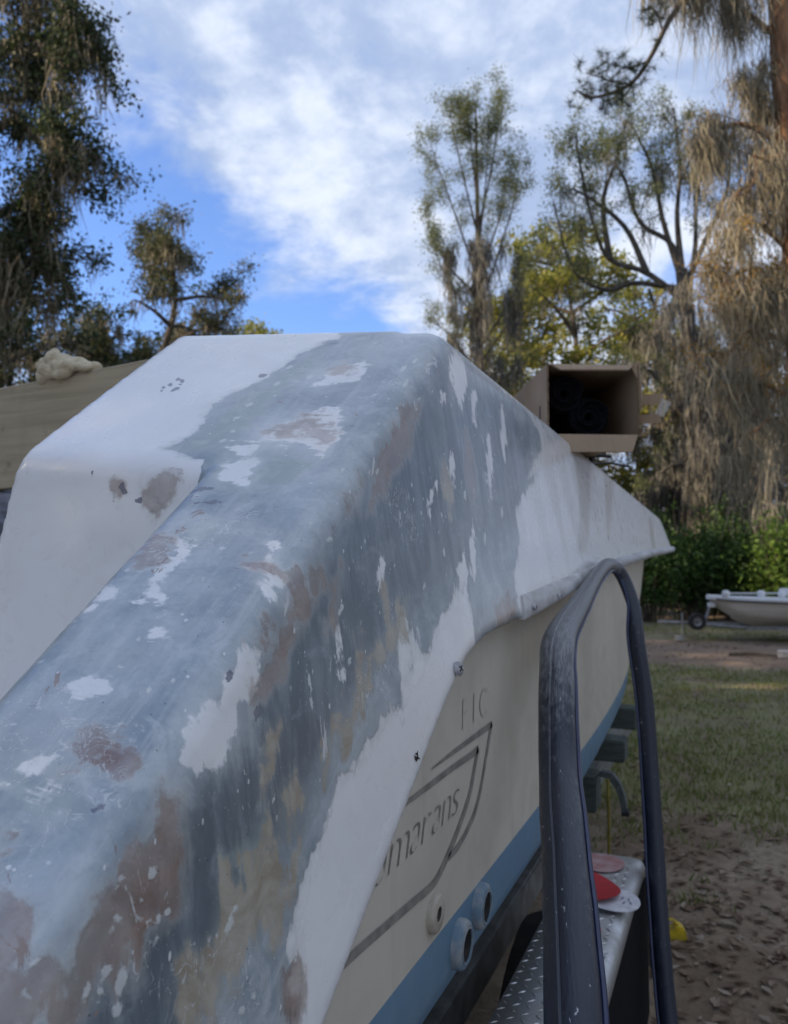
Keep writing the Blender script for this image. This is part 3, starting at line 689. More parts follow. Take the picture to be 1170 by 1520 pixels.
cap_me = cap_solid()
bm = bmesh.new()
bm.from_mesh(cap_me)
fs = [f for f in bm.faces if f.calc_center_median().y < 1.55 and (f.normal.z > .25 or f.normal.x > .5 or f.normal.y < -.5) and f.calc_center_median().z > -.75]
bmesh.ops.subdivide_edges(bm, edges=list({e for f in fs for e in f.edges}), cuts=1, use_grid_fill=True)
bm.to_mesh(cap_me)
bm.free()
nv = len(cap_me.vertices)
co = np.empty(nv * 3, np.float32)
cap_me.vertices.foreach_get('co', co)
co = co.reshape(-1, 3).astype(float)
no = np.empty(nv * 3, np.float32)
cap_me.vertices.foreach_get('normal', no)
no = no.reshape(-1, 3)
zt_v = np.array([z_top(y) for y in np.linspace(0, 7.2, 721)])
zt_v = np.interp(co[:, 1], np.linspace(0, 7.2, 721), zt_v)
w_in = np.maximum(0, X_SH - co[:, 0])
w_dn = np.maximum(0, zt_v - co[:, 2])
on_top = (no[:, 2] > 0.25) | (w_in < 0.02)
W = np.where(w_in > 0.06, np.where(no[:, 2] > 0.2, -w_in, -w_in - 0.0), w_dn - w_in)
wall = (no[:, 1] < -0.90) & (co[:, 0] < X_IN + .03)                # upright face of the block and everything inboard
inb = (no[:, 0] < -0.72)
Yv = np.where(wall, 0.985 - np.maximum(0, .20 - co[:, 2]) * 0.9, co[:, 1])      # the patches run on a little way down the upright face
UV = np.stack([Yv, np.where(wall, -w_in, W)], 1)
near = co[:, 1] < 2.9
for nm in ('gray', 'thick_shade', 'spot', 'halo', 'chip', 'green', 'white', 'brown', 'tan', 'stain'):
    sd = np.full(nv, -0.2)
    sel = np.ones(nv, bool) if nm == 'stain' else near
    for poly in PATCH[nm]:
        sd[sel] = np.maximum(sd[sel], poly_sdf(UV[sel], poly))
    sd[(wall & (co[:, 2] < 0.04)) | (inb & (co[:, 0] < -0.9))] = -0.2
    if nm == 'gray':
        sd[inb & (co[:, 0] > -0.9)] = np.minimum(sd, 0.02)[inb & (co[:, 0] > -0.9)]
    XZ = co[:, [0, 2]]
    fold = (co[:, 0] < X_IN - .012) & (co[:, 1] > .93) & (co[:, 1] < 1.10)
    sd[fold] -= (3.2 if nm in ('gray', 'green', 'thick_shade', 'tan', 'brown') else 1.0) * np.maximum(0, .19 - co[:, 2])[fold]        # the coats thin out over the rounded step
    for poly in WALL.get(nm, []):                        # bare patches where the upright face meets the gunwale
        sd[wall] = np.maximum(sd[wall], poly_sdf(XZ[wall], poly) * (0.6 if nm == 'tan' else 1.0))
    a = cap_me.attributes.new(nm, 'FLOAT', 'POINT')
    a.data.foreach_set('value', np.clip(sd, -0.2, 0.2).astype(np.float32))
a = cap_me.attributes.new('unrolled', 'FLOAT_VECTOR', 'POINT')
a.data.foreach_set('vector', np.stack([co[:, 1], W, co[:, 0] * 0], 1).astype(np.float32).ravel())
# hand-faired surface: slow unevenness in the sanded part
wob = np.array([mnoise.noise(Vector((c[0] * 7, c[1] * 7, c[2] * 7))) for c in co]) * 0.0016 * (co[:, 1] < 1.35) * np.clip((0.42 - np.maximum(W, 0)) / 0.2, 0, 1)
co2 = co + no * wob[:, None]
cap_me.vertices.foreach_set('co', (co2 + np.array(BOFF)).astype(np.float32).ravel())
cap_me.update()
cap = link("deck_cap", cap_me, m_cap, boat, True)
cap["label"] = "white moulded gunwale cap, grey primer and bare patches where it was sanded"


# ---- hulls
def hull_x(y, z):
    t = max(0.0, (y - 2.4) / 3.8)
    d = min(1.0, max(0.0, (-.05 - z) / .75))
    return -.468 - t * t * (.06 + .22 * d)


def hull_mesh(name, mirror=False):
    ny = 44
    keelx = -.92
    zrows = ['top', -.20, -.34, -.48, -.63, -.715, -.79, -.93, -1.03]
    V, Fc, mi = [], [], []
    for i in range(ny + 1):
        s = i / ny
        row = []
        for j, z in enumerate(zrows):
            zz = z
            yend = 6.22 + 1.05 * ((-.1 if z == 'top' else z) + .05)
            y = .30 + (yend - .30) * s
            if z == 'top':
                zz = z_flange(y) + .03
            elif z != 'top' and zz > z_flange(y) + .0:
                zz = z_flange(y) + .02 - 0.001 * j
            x = hull_x(y, zz)
            if j == 6: x -= .035
            if j == 7: x -= .16
            if j == 8: x = keelx + .03
            if s > .86:                                   # blunt rounded stem
                q = (s - .86) / .14
                x = x + (keelx - x) * (1 - math.sqrt(max(0, 1 - q * q)))
            row.append((x, y, zz))
        inner = [(2 * keelx - x, y, z) for (x, y, z) in reversed(row)]
        V.append(row + inner)
    n = len(V[0])
    flat = []
    for r in V:
        for (x, y, z) in r:
            if mirror: x = -3.4 - x
            flat.append(bl(x, y, z))
    for i in range(ny):
        for k in range(n - 1):
            Fc.append((i * n + k, i * n + k + 1, (i + 1) * n + k + 1, (i + 1) * n + k))
            kk = k if k < len(zrows) else n - 2 - k
            mi.append(1 if kk in (4, 5) else (2 if kk >= 6 else 0))
    Fc.append(tuple(range(n)))
    mi.append(0)
    me = bpy.data.meshes.new(name)
    me.from_pydata(flat, [], Fc)
    for m in (m_cream, m_blue, m_antifoul):
        me.materials.append(m)
    me.polygons.foreach_set('material_index', mi)
    bm = bmesh.new()
    bm.from_mesh(me)
    bmesh.ops.recalc_face_normals(bm, faces=bm.faces)
    bm.to_mesh(me)
    bm.free()
    o = link(name, me, None, boat, True)
    me.set_sharp_from_angle(angle=R(30))
    return o


m_antifoul = simple("dark_bottom_paint", (0.03, 0.05, 0.07), (0.05, 0.07, 0.08), 8, 0.8)
hull = hull_mesh("hull")
hull["label"] = "cream hull side with faded blue stripe along the waterline"
hull_mesh("hull", True)
# port gunwale, deck and cockpit: plain, mostly out of sight
mb = MB()
secs = []
for y in np.linspace(.14, 6.85, 40):
    sec = round_poly([(-3.4 - X_IN, z_flange(y) - .02), (-3.4 - X_IN, z_top(y) - .02), (-3.4 - X_SH, z_top(y) - .02), (-3.4 - X_FL, z_flange(y))], [0, .03, .06, 0], 5)
    secs.append([bl(p.x, y, p.y) for p in sec])
loft_closed(mb, secs)
mb.build("gunwale_cap", m_white, boat, True)
MB().box(bl(-1.7, 3.0, -.55), (1.80, 5.2, .06)).build("cockpit_sole", m_white, boat, bevel=.01)
MB().box(bl(-1.98, 4.98, .28), (1.42, 3.6, .20)).build("fore_deck", m_white, boat, bevel=.03)
MB().box(bl(-2.03, 2.08, -.23), (1.16, .66, .58)).build("seat_box", m_white, boat, bevel=.03)
MB().box(bl(-2.03, 1.09, -.72), (1.12, .08, .75)).build("transom", m_white, boat, bevel=.02)
MB().box(bl(-1.7, 6.86, .20), (2.2, .10, .34)).build("bow_cap", m_white, boat, bevel=.03)

# ---- track left on the flange where the rub rail still sits, towards the bow
sec_pts = [(0, -.022), (.014, -.022), (.024, -.012), (.026, 0), (.024, .012), (.014, .022), (0, .022)]
V, Fc = [], []
yy = np.linspace(2.86, 6.84, 26)
for y in yy:
    zf = z_flange(y) + .018
    ex = 0
    for (dx, dz) in sec_pts:
        V.append(bl(X_FL - .006 + ex + dx, y, zf + dz))
n = len(sec_pts)
for i in range(len(yy) - 1):
    for k in range(n - 1):
        Fc.append((i * n + k, i * n + k + 1, (i + 1) * n + k + 1, (i + 1) * n + k))
Fc += [tuple(range(n)), tuple((len(yy) - 1) * n + k for k in range(n))]
tr = MB().add(V, Fc).build("rub_rail_track", m_track, boat, True)

# ---- flat strip along the flange where the rail was bedded
V, Fc = [], []
yy = np.linspace(1.70, 6.84, 40)
for y in yy:
    zf = z_flange(y)
    hh = .050 - .012 * smoothstep(1.7, 2.8, y)
    for (dx, dz) in ((-.012, hh + .006), (.0005, hh), (.0042, hh - .004), (.0050, .004), (.0015, -.004), (-.02, -.004)):
        V.append(bl(X_FL + (X_SH - X_FL) * max(0, dz) / (z_top(y) - zf) + dx, y, zf + dz))
for i in range(len(yy) - 1):
    for k in range(5):
        Fc.append((i * 6 + k, i * 6 + k + 1, (i + 1) * 6 + k + 1, (i + 1) * 6 + k))
Fc += [tuple(range(6)), tuple((len(yy) - 1) * 6 + k for k in range(6))]
MB().add(V, Fc).build("flange_strip", m_strip, boat, True)

# ---- screws and holes along the flange
SIDE_N = Vector((1, 0, .135)).normalized()


def on_side(y, w):
    zt, zf = z_top(y), z_flange(y)
    f = w / (zt - zf)
    return Vector((X_SH + (X_FL - X_SH) * f, y, zt - w))


def screw(y, w, r, tilt=0.0, lift=.001):
    p = Vector(bl(*on_side(y, w))) + SIDE_N * lift
    ax = (SIDE_N + Vector((0, -tilt, tilt * .3))).normalized()
    prof = [(r * .75, -.004), (r * .75, .0015), (r, .002), (r * .98, .0035), (r * .82, .0062), (r * .5, .0078), (r * .05, .0083)]
    s = MB().lathe(prof, p, ax, 18).build("screw", m_steelw, boat, True)
    a = ax.orthogonal().normalized()
    b = ax.cross(a)
    for q in (a, b):
        rot = Matrix((q, ax.cross(q), ax)).transposed()
        MB().box(p + ax * .0076, (r * 1.0, r * .2, .0016), rot).build("cross_slot", m_dark, s)


m_steelw = simple("screw_with_white_sealant", (0.55, 0.56, 0.57), (0.30, 0.30, 0.31), 90, 0.5, 0.3)
screw(1.243, .512, .0125, .25)
screw(1.775, .556, .0085, .1, .006)
screw(2.06, .538, .0085, .1, .006)
for (y, w, r) in [(1.065, .475, .0045)]:
    p = Vector(bl(*on_side(y, w)))
    h = MB().lathe([(r * .05, .0012), (r * .8, .0012), (r * 1.0, .0016), (r * 1.35, .0004)], p, SIDE_N, 14).build("screw_hole", m_dark, boat)
    for k in range(6):
        an = k * 1.1 + .3
        d = Vector((0, math.cos(an), math.sin(an)))
        MB().tube([p + d * r * .8 + SIDE_N * .001, p + d * r * (1.5 + .5 * (k % 3)) + SIDE_N * (.001 + .0012 * (k % 2))], [.0014, .0003], 5).build("splinter", m_dark if k % 2 else m_white, h)

# ---- through-hull fittings
m_bore = simple("stained_bore", (0.10, 0.085, 0.07), (0.05, 0.045, 0.04), 30, 0.8)


def fitting(y, z, ro, rb, length, mat, ring=True):
    c = Vector(bl(hull_x(y, z), y, z))
    ax = Vector((1, 0, -.02)).normalized()
    f = MB().lathe([(ro, -.01), (ro, length * .55), (ro * .93, length * .85), (ro * .80, length), (rb * 1.02, length), (rb, length * .9)], c, ax, 30).build("through_hull_fitting", mat, boat, True)
    MB().lathe([(rb, length * .9), (rb * .98, -.005), (.001, -.006)], c, ax, 30).build("bore", m_bore, f, True)
    if ring:
        MB().lathe([(rb * 1.0, length * .96), (rb * 1.0, length * 1.10), (rb * .91, length * 1.10), (rb * .91, length * .9)], c, ax, 30).build("tail_pipe", m_fit, f, True)


fitting(1.246, -.584, .032, .012, .012, m_fitcream, False)
fitting(1.375, -.690, .043, .031, .018, m_fit)
fitting(1.500, -.672, .043, .031, .018, m_fit)


# ---- logo lines and lettering on the hull side (flat paint, 1.5 mm proud)
def hull_pt(y, z, lift=.0015):
    return bl(hull_x(y, z) + lift, y, z)


def ribbon(name, pts, widths, mat, parent):
    P = spline([(p[0], p[1], w) for p, w in zip(pts, widths)], len(pts) * 6)
    V, Fc = [], []
    for i in range(len(P)):
        t = P[min(i + 1, len(P) - 1)][:2] - P[max(i - 1, 0)][:2]
        t = t / max(1e-9, np.hypot(*t))
        nrm = np.array([-t[1], t[0]])
        for sgn in (-.5, .5):
            q = P[i][:2] + nrm * P[i][2] * sgn
            V.append(hull_pt(q[0], q[1]))
    for i in range(len(P) - 1):
        Fc.append((2 * i, 2 * i + 1, 2 * i + 3, 2 * i + 2))
    return MB().add(V, Fc).build(name, mat, parent)


ribbon("logo_line", [(1.24, -.346), (1.36, -.343), (1.50, -.341), (1.600, -.340)], [.003, .009, .012, .014], m_logo, hull)
ribbon("logo_line", [(1.600, -.338), (1.562, -.39), (1.518, -.452), (1.475, -.488), (1.425, -.507), (1.375, -.518), (1.322, -.520)], [.016, .015, .014, .014, .013, .014, .012], m_logo, hull)
ribbon("logo_line", [(1.12, -.371), (1.204, -.371), (1.34, -.370), (1.455, -.372), (1.503, -.370)], [.008, .010, .012, .014, .016], m_logo, hull)
ribbon("logo_line", [(1.503, -.368), (1.475, -.405), (1.447, -.442), (1.39, -.480), (1.325, -.512), (1.276, -.531), (1.234, -.537), (1.128, -.529), (.947, -.516), (.80, -.508)],
       [.016, .016, .016, .016, .016, .016, .015, .014, .014, .014], m_logo, hull)


def lettering(text, y_right, z_base, size, shear, mat, spacing=1.0, thin=0.0, wide=1.0):
    glyphs = []
    x = 0.0
    for ch in text:
        cu = bpy.data.curves.new("glyph", 'FONT')
        cu.body = ch
        cu.size = size
        cu.shear = shear
        cu.offset = -thin
        cu.fill_mode = 'FRONT'
        o = bpy.data.objects.new("glyph", cu)
        COL.objects.link(o)
        dg = bpy.context.evaluated_depsgraph_get()
        me = bpy.data.meshes.new_from_object(o.evaluated_get(dg))
        bpy.data.objects.remove(o)
        for v in me.vertices:
            v.co.x *= wide
        xs_ = [v.co.x for v in me.vertices]
        x0, x1 = min(xs_), max(xs_)
        glyphs.append((me, x - x0))
        x += (x1 - x0) * 1.0 + size * .085 * spacing - (size * shear * .30)
    for me, dx in glyphs:
        for v in me.vertices:
            yq = y_right - x + dx + v.co.x
            v.co = hull_pt(yq, z_base + v.co.y, .0017)
        link("letter", me, mat, hull)


lettering("catamarans", 1.385, -.457, .098, .30, m_logo, 1.3, .0024, 1.25)
lettering("FIC", 1.60, -.313, .084, .10, m_ghost, 5.0, .001)

# ---- cleat on the gunwale top
cl = MB().tube([bl(-.60, 3.28, .452), bl(-.53, 3.31, .458), bl(-.44, 3.34, .452)], [.006, .011, .006], 10)
cl.tube([bl(-.555, 3.30, .425), bl(-.55, 3.30, .455)], .012, 8)
cl.tube([bl(-.515, 3.315, .425), bl(-.52, 3.315, .455)], .012, 8)
cl.build("cleat", m_black, boat, True)
MB().tube([bl(-.56, 3.42, .430), bl(-.47, 3.46, .440), bl(-.385, 3.52, .425)], .005, 8).build("line_tail", m_black, boat, True)

# ------------------------------------------------------------------ rub rail strip pulled off the boat
def m_rubber_make():
    M = Mat("navy_rubber_with_chalk", 0.38, 0.5)
    v = M.coord('Object')
    ch = M.attr('chalk')
    sp = M.attr('strip', True)                       # (length along, place across) in metres
    n1 = M.noise(M.mapping(sp, (38, 240, 1)), 1.0, 6, 0.6, 0.3)
    n2 = M.noise(M.mapping(sp, (24, 40, 1)), 1.0, 6, 0.65, 0.6)
    n3 = M.noise(M.mapping(sp, (45, 160, 1)), 1.0, 5, 0.65, 0.8)
    base = M.mix(M.rng(n1, 0.35, 0.7), (0.010, 0.014, 0.027), (0.022, 0.028, 0.044))
    grey = M.mix(M.rng(n1, 0.3, 0.7), (0.085, 0.088, 0.095), (0.24, 0.245, 0.255))
    dust = M.math('ADD', ch, M.math('ADD', M.math('MULTIPLY', M.math('SUBTRACT', n2, .5), .9), M.math('MULTIPLY', M.math('SUBTRACT', n1, .5), .5)))
    c = M.mix(M.rng(dust, 0.30, 0.85), base, grey)
    c = M.mix(M.math('MULTIPLY', M.rng(n3, 0.665, 0.69), 0.8), c, (0.46, 0.475, 0.50))
    M.color(c)
    M.rough(M.rng(n1, 0.3, 0.7, 0.30, 0.55))
    M.bump(M.math('ADD', n1, M.math('MULTIPLY', n3, .6)), 0.45, 0.0025)
    return M.m


m_rubber = m_rubber_make()
rail = empty("rub_rail_strip", (-.20, 1.9, 0), 0, "navy rubber rub rail strip pulled loose, hanging in a loop from hull", "rub rail")
ROFF = Vector((.20, -1.9, EYE))
# x, y, z, normal x, y, z, chalk
PATH = [(-0.15, 0.8, -0.74, 0.05, -0.8, 0.5, 0.062),
        (-0.2, 1.05, -0.594, 0.05, -0.88, 0.42, 0.136),
        (-0.255, 1.29, -0.5, 0.08, -0.92, 0.36, 0.186),
        (-0.314, 1.533, -0.406, 0.12, -0.95, 0.25, 0.248),
        (-0.346, 1.683, -0.262, 0.18, -0.95, 0.25, 0.6),
        (-0.362, 1.8, -0.175, 0.3, -0.62, 0.7, 1),
        (-0.385, 2.2, -0.115, 0.42, -0.45, 0.78, 1),
        (-0.395, 2.55, -0.05, 0.45, -0.4, 0.8, 1),
        (-0.392, 2.8, -0.015, 0.35, -0.1, 0.93, 1),
        (-0.362, 2.885, -0.052, 0.8, 0.3, 0.5, 0.217),
        (-0.325, 2.86, -0.15, 0.88, 0.12, 0.12, 0.124),
        (-0.297, 2.8, -0.28, 0.66, -0.75, 0.05, 0.093),
        (-0.27, 2.76, -0.477, 0.66, -0.75, 0.04, 0.074),
        (-0.247, 2.68, -0.787, 0.66, -0.75, 0.02, 0.062),
        (-0.22, 2.56, -1.15, 0.66, -0.75, 0, 0.062),
        (-0.19, 2.48, -1.4, 0.66, -0.75, 0.1, 0.062),
        (-0.13, 2.36, -1.6, 0.7, -0.4, 0.6, 0.062),
        (0.02, 2.2, -1.675, 0.2, -0.1, 0.95, 0.062)]
SP = spline(PATH, 150)
prof = [(-.0365, -.002), (-.0375, .006), (-.034, .013), (-.026, .0165), (-.014, .018), (-.010, .0165), (-.006, .018), (.006, .019), (.020, .0185), (.030, .0165), (.0365, .012), (.038, .005), (.036, -.003),
        (.030, -.007), (.022, -.006), (.019, .004), (.008, .007), (-.008, .007), (-.019, .004), (-.022, -.006), (-.030, -.007)]
V, Fc, CH, STR = [], [], [], []
BV = []
run = 0.0
for i in range(len(SP)):
    p = Vector(SP[i][:3])
    t = Vector(SP[min(i + 1, len(SP) - 1)][:3]) - Vector(SP[max(i - 1, 0)][:3])
    t.normalize()
    nn = Vector(SP[i][3:6])
    nn = (nn - t * nn.dot(t)).normalized()
    bb = t.cross(nn)
    if i: run += (p - Vector(SP[i - 1][:3])).length
    sag = 1 + .05 * mnoise.noise(Vector((i * .25, 3, 1)))
    wsc = 1.0 if i < 95 else .74
    if i <= 95: wsc = 1.0 - .42 * smoothstep(38, 64, i) + .16 * smoothstep(74, 92, i)
    for (a, b) in prof:
        q = p + bb * a * sag * wsc + nn * (b + max(0.0, b) * .9 * (1 - (a / .038) ** 2)) + ROFF
        V.append(tuple(q))
        STR += [run, a + (b if b < 0 else 0) * 2, 0.0]
        CH.append(SP[i][6] if b > 0.0 else SP[i][6] * .3)
    BV.append(tuple(p + bb * .040 * sag * wsc - nn * .004 + ROFF))
n = len(prof)
for i in range(len(SP) - 1):
    for k in range(n):
        Fc.append((i * n + k, i * n + (k + 1) % n, (i + 1) * n + (k + 1) % n, (i + 1) * n + k))
Fc += [tuple(range(n)), tuple((len(SP) - 1) * n + k for k in range(n))]
me = bpy.data.meshes.new("rail_body")
me.from_pydata(V, [], Fc)
at = me.attributes.new('chalk', 'FLOAT', 'POINT')
at.data.foreach_set('value', np.array(CH, np.float32))
at = me.attributes.new('strip', 'FLOAT_VECTOR', 'POINT')
at.data.foreach_set('vector', np.array(STR, np.float32))
body = link("rail_body", me, m_rubber, rail, True)
me.set_sharp_from_angle(angle=R(50))
m_navy = simple("navy_rubber_edge", (0.010, 0.018, 0.06), (0.02, 0.03, 0.08), 40, 0.35, spec=0.5)
MB().tube(BV, .0052, 7).build("edge_bead", m_navy, rail, True)

# ------------------------------------------------------------------ trailer under the big boat
def m_alu_make():
    M = Mat("dusty_tread_plate", 0.42, 0.5, 0.75)
    v = M.coord('Object')
    n1 = M.noise(v, 9, 6, 0.6)
    n2 = M.noise(v, 60, 4, 0.6)
    c = M.mix(M.rng(n1, 0.35, 0.65), (0.56, 0.57, 0.58), (0.36, 0.355, 0.34))
    M.color(M.mix(M.rng(n2, 0.55, 0.8, 0, .5), c, (0.5, 0.5, 0.5)))
    M.rough(M.rng(n1, 0.3, 0.7, 0.35, 0.6))
    return M.m


m_alu = m_alu_make()
m_tyre = simple("tyre_rubber", (0.016, 0.016, 0.017), (0.03, 0.029, 0.027), 18, 0.8, 0.2)
m_frame = simple("galvanised_frame", (0.30, 0.31, 0.31), (0.20, 0.20, 0.19), 12, 0.55, metal=0.6)
m_gblock = simple("weathered_green_grey_timber", (0.085, 0.105, 0.090), (0.055, 0.066, 0.058), 14, 0.8, 0.3, (1, 1, 6))
trailer = empty("boat_trailer", (-1.5, 2.6, 0), 0, "trailer under the large boat with tread plate fender and timber cross beams", "trailer")
TO = Vector((1.5, -2.6, EYE))


def tl(x, y, z): return (x + TO.x, y + TO.y, z + TO.z)


# fender: flat top, rounded far and near ends
prof_f = [(1.02, -1.35), (1.04, -1.10), (1.10, -.985), (1.20, -.945), (1.6, -.94), (2.2, -.94), (2.52, -.94), (2.64, -.948), (2.72, -.975), (2.78, -1.04), (2.82, -1.20), (2.83, -1.35)]
V, Fc = [], []
xs_f = [-.475, -.40, -.310, -.290, -.278, -.272]
dz_f = [0, 0, 0, -.004, -.014, -.030]
for (y, z) in prof_f:
    for x, dz in zip(xs_f, dz_f):
        V.append(tl(x, y, z + dz))
for (y, z) in prof_f:
    V.append(tl(-.272, y, z - .055))
nf = len(xs_f)
for i in range(len(prof_f) - 1):
    for k in range(nf - 1):
        Fc.append((i * nf + k, i * nf + k + 1, (i + 1) * nf + k + 1, (i + 1) * nf + k))
    b = len(prof_f) * nf
    Fc.append((i * nf + nf - 1, b + i, b + i + 1, (i + 1) * nf + nf - 1))
fender = MB().add(V, Fc).build("fender", m_alu, trailer, True)
so = fender.modifiers.new("thick_shade", 'SOLIDIFY')  # gives the plate its thickness
so.thickness = .004
so.offset = -1
tp = MB()
for i in range(58):
    for j in range(15):
        x = -.465 + j * .0265
        y = 1.14 + i * .0265
        if x > -.305 or y > 2.58: continue
        an = R(45) if (i + j) % 2 else R(-45)
        c, s_ = math.cos(an), math.sin(an)
        z = -.9393
        L, w_ = .011, .0030
        pts = [(-L, 0), (0, -w_), (L, 0), (0, w_)]
        vs = [tl(x + c * a - s_ * b, y + s_ * a + c * b, z) for a, b in pts] + [tl(x, y, z + .0018)]
        tp.add(vs, [(0, 1, 4), (1, 2, 4), (2, 3, 4), (3, 0, 4)])
tpo = tp.build("tread_pattern", m_alu, fender)
tag(tpo, kind="stuff")
sk = MB().box(tl(-.279, 1.93, -1.23), (.008, 1.66, .50))
m_skirt = Mat("black_skirt_rubber", 0.95, 0.05)
m_skirt.color(m_skirt.mix(m_skirt.noise(m_skirt.coord(), 14, 5), (0.010, 0.010, 0.011), (0.018, 0.017, 0.016)))
sk.build("skirt_panel", m_skirt.m, trailer, bevel=.003)
for yc in (1.45, 2.30):
    wh = MB().lathe([(.19, -.09), (.27, -.10), (.315, -.085), (.33, -.05), (.33, .05), (.315, .085), (.27, .10), (.19, .09)], tl(-.50, yc, -1.37), (1, 0, 0), 32).build("wheel", m_tyre, trailer, True)
    MB().lathe([(.19, -.07), (.18, -.03), (.08, .02), (.05, .05), (.001, .05)], tl(-.50, yc, -1.37), (1, 0, 0), 24).build("rim", m_frame, wh, True)
MB().box(tl(-.72, 3.4, -1.18), (.08, 5.2, .12)).build("frame_rail", m_frame, trailer, bevel=.008)
MB().box(tl(-2.68, 3.4, -1.18), (.08, 5.2, .12)).build("frame_rail", m_frame, trailer, bevel=.008)
for (y, xr, zc, h) in [(4.6, -.495, -.872, .115), (3.9, -.470, -.893, .10), (3.3, -.512, -.935, .14)]:
    MB().box(tl((xr - 2.9) / 2, y, zc), (xr + 2.9, .15, h)).build("cross_beam", m_gblock, trailer, bevel=.006)
    for px in (-.78, -2.62):
        MB().box(tl(px, y, zc - .14), (.06, .06, .20)).build("bracket", m_frame, trailer, bevel=.004)
MB().box(tl(-.86, 3.2, -1.045), (.10, 4.4, .05)).build("bunk", m_gblock, trailer, bevel=.006)
MB().box(tl(-2.54, 3.2, -1.045), (.10, 4.4, .05)).build("bunk", m_gblock, trailer, bevel=.006)
MB().tube([tl(-1.7, 5.8, -1.2), tl(-1.7, 7.6, -1.2)], .05, 8).build("tongue", m_frame, trailer)
MB().tube([tl(-.72, 5.95, -1.2), tl(-1.7, 7.0, -1.2)], .04, 8).build("tongue_brace", m_frame, trailer)
MB().tube([tl(-2.68, 5.95, -1.2), tl(-1.7, 7.0, -1.2)], .04, 8).build("tongue_brace", m_frame, trailer)
MB().tube([tl(-1.7, 7.4, -1.15), tl(-1.7, 7.4, -1.69)], .035, 8).build("jack", m_frame, trailer)
mb = MB()
mb.box(tl(-1.7, 1.9, -1.37), (2.2, .07, .07))
mb.build("axle", m_frame, trailer)

# straps hanging by the rear timber
m_ystrap = simple("faded_yellow_strap", (0.25, 0.20, 0.035), (0.16, 0.13, 0.03), 40, 0.8)
m_gstrap = simple("grey_webbing", (0.06, 0.07, 0.07), (0.10, 0.11, 0.105), 60, 0.8)
st = MB().tube([(-.462, 3.215, EYE - .86), (-.458, 3.20, EYE - .99), (-.462, 3.21, EYE - 1.2), (-.47, 3.23, EYE - 1.45), (-.44, 3.22, EYE - 1.685)], .007, 6).build("tie_strap", m_ystrap)
tag(st, "thin faded yellow strap hanging down from the nearest timber beam", "strap")
pts = [(-.50, 3.26, EYE - .850), (-.455, 3.25, EYE - .852), (-.425, 3.25, EYE - .89), (-.41, 3.25, EYE - .935), (-.402, 3.25, EYE - .985)]
V, Fc = [], []
for i, p in enumerate(pts):
    for (dx, dy) in ((-.016, -.02), (.016, -.02), (.016, .02), (-.016, .02)):
        V.append((p[0] + dx * .6, p[1] + dy, p[2] + dx * .6))
for i in range(len(pts) - 1):
    for k in range(4):
        Fc.append((i * 4 + k, i * 4 + (k + 1) % 4, (i + 1) * 4 + (k + 1) % 4, (i + 1) * 4 + k))
Fc += [(0, 1, 2, 3), (16, 17, 18, 19)]
o = MB().add(V, Fc).build("webbing_strap", m_gstrap, None, True)
tag(o, "short dark grey webbing end curling over the nearest timber beam", "strap")
MB().box((pts[-1][0] + .003, 3.25, pts[-1][2] - .008), (.03, .045, .02)).build("strap_end", m_black, o, bevel=.003)

# ------------------------------------------------------------------ sanding discs on the fender
m_red = simple("red_sanding_disc", (0.42, 0.022, 0.028), (0.33, 0.02, 0.025), 40, 0.7)
m_pink = simple("dusty_pink_sanding_disc", (0.40, 0.20, 0.19), (0.46, 0.33, 0.32), 22, 0.8)
m_discw = simple("white_disc_backing", (0.66, 0.66, 0.68), (0.50, 0.50, 0.54), 34, 0.7)
m_print = simple("blue_grey_print", (0.16, 0.17, 0.26), (0.25, 0.26, 0.34), 60, 0.7)
FZT = EYE - .9365


def disc(name, c, r, mat, tilt=(0, 0), bend=0.0, axis=0.0, th=.0012):
    """thin round sheet, possibly curled along one axis"""
    V, Fc = [], []
    nr, na = 5, 28
    ca, sa = math.cos(axis), math.sin(axis)
    for s in (0, 1):
        for i in range(nr + 1):
            for k in range(na):
                an = 2 * math.pi * k / na
                x, y = r * i / nr * math.cos(an), r * i / nr * math.sin(an)
                u = x * ca + y * sa
                z = bend * (u / r) ** 2 * r + x * tilt[0] + y * tilt[1] + s * th
                V.append((c[0] + x, c[1] + y, c[2] + z))
    m = (nr + 1) * na
    for s in (0, 1):
        for i in range(nr):
            for k in range(na):
                q = s * m + i * na
                f = (q + k, q + (k + 1) % na, q + na + (k + 1) % na, q + na + k)
                Fc.append(f if s else f[::-1])
    for k in range(na):
        Fc.append((nr * na + k, nr * na + (k + 1) % na, m + nr * na + (k + 1) % na, m + nr * na + k))
    return MB().add(V, Fc).build(name, mat, None, True)


d = disc("sanding_disc", (-.392, 2.53, FZT), .075, m_pink, (0, 0), 0.05, .4)
tag(d, "dusty pink sanding disc lying at the far end of the fender", "sanding disc")
d = disc("sanding_disc", (-.318, 2.255, FZT + .004), .075, m_discw, (0.0, 0), .06, 1.2, .002)
tag(d, "white paper sanding disc lying under the folded red one", "sanding disc")
for (x, y) in [(-.285, 2.245), (-.275, 2.27), (-.292, 2.275), (-.268, 2.25)]:
    MB().box((x, y, FZT + .0088), (.014, .004, .0006), Matrix.Rotation(.5 + x * 30, 3, 'Z')).build("print_mark", m_print, d)
d = disc("sanding_disc", (-.318, 2.258, FZT + .012), .078, simple("clear_film", (0.40, 0.42, 0.43), (0.5, 0.51, 0.52), 20, 0.3), (0, .12), .10, .6, .0008)
bpy.data.objects.remove(d)
d = disc("sanding_disc", (-.372, 2.275, FZT + .022), .075, m_red, (-.14, .10), .20, -.6)
tag(d, "bright red sanding disc curled up on top of the white one", "sanding disc")
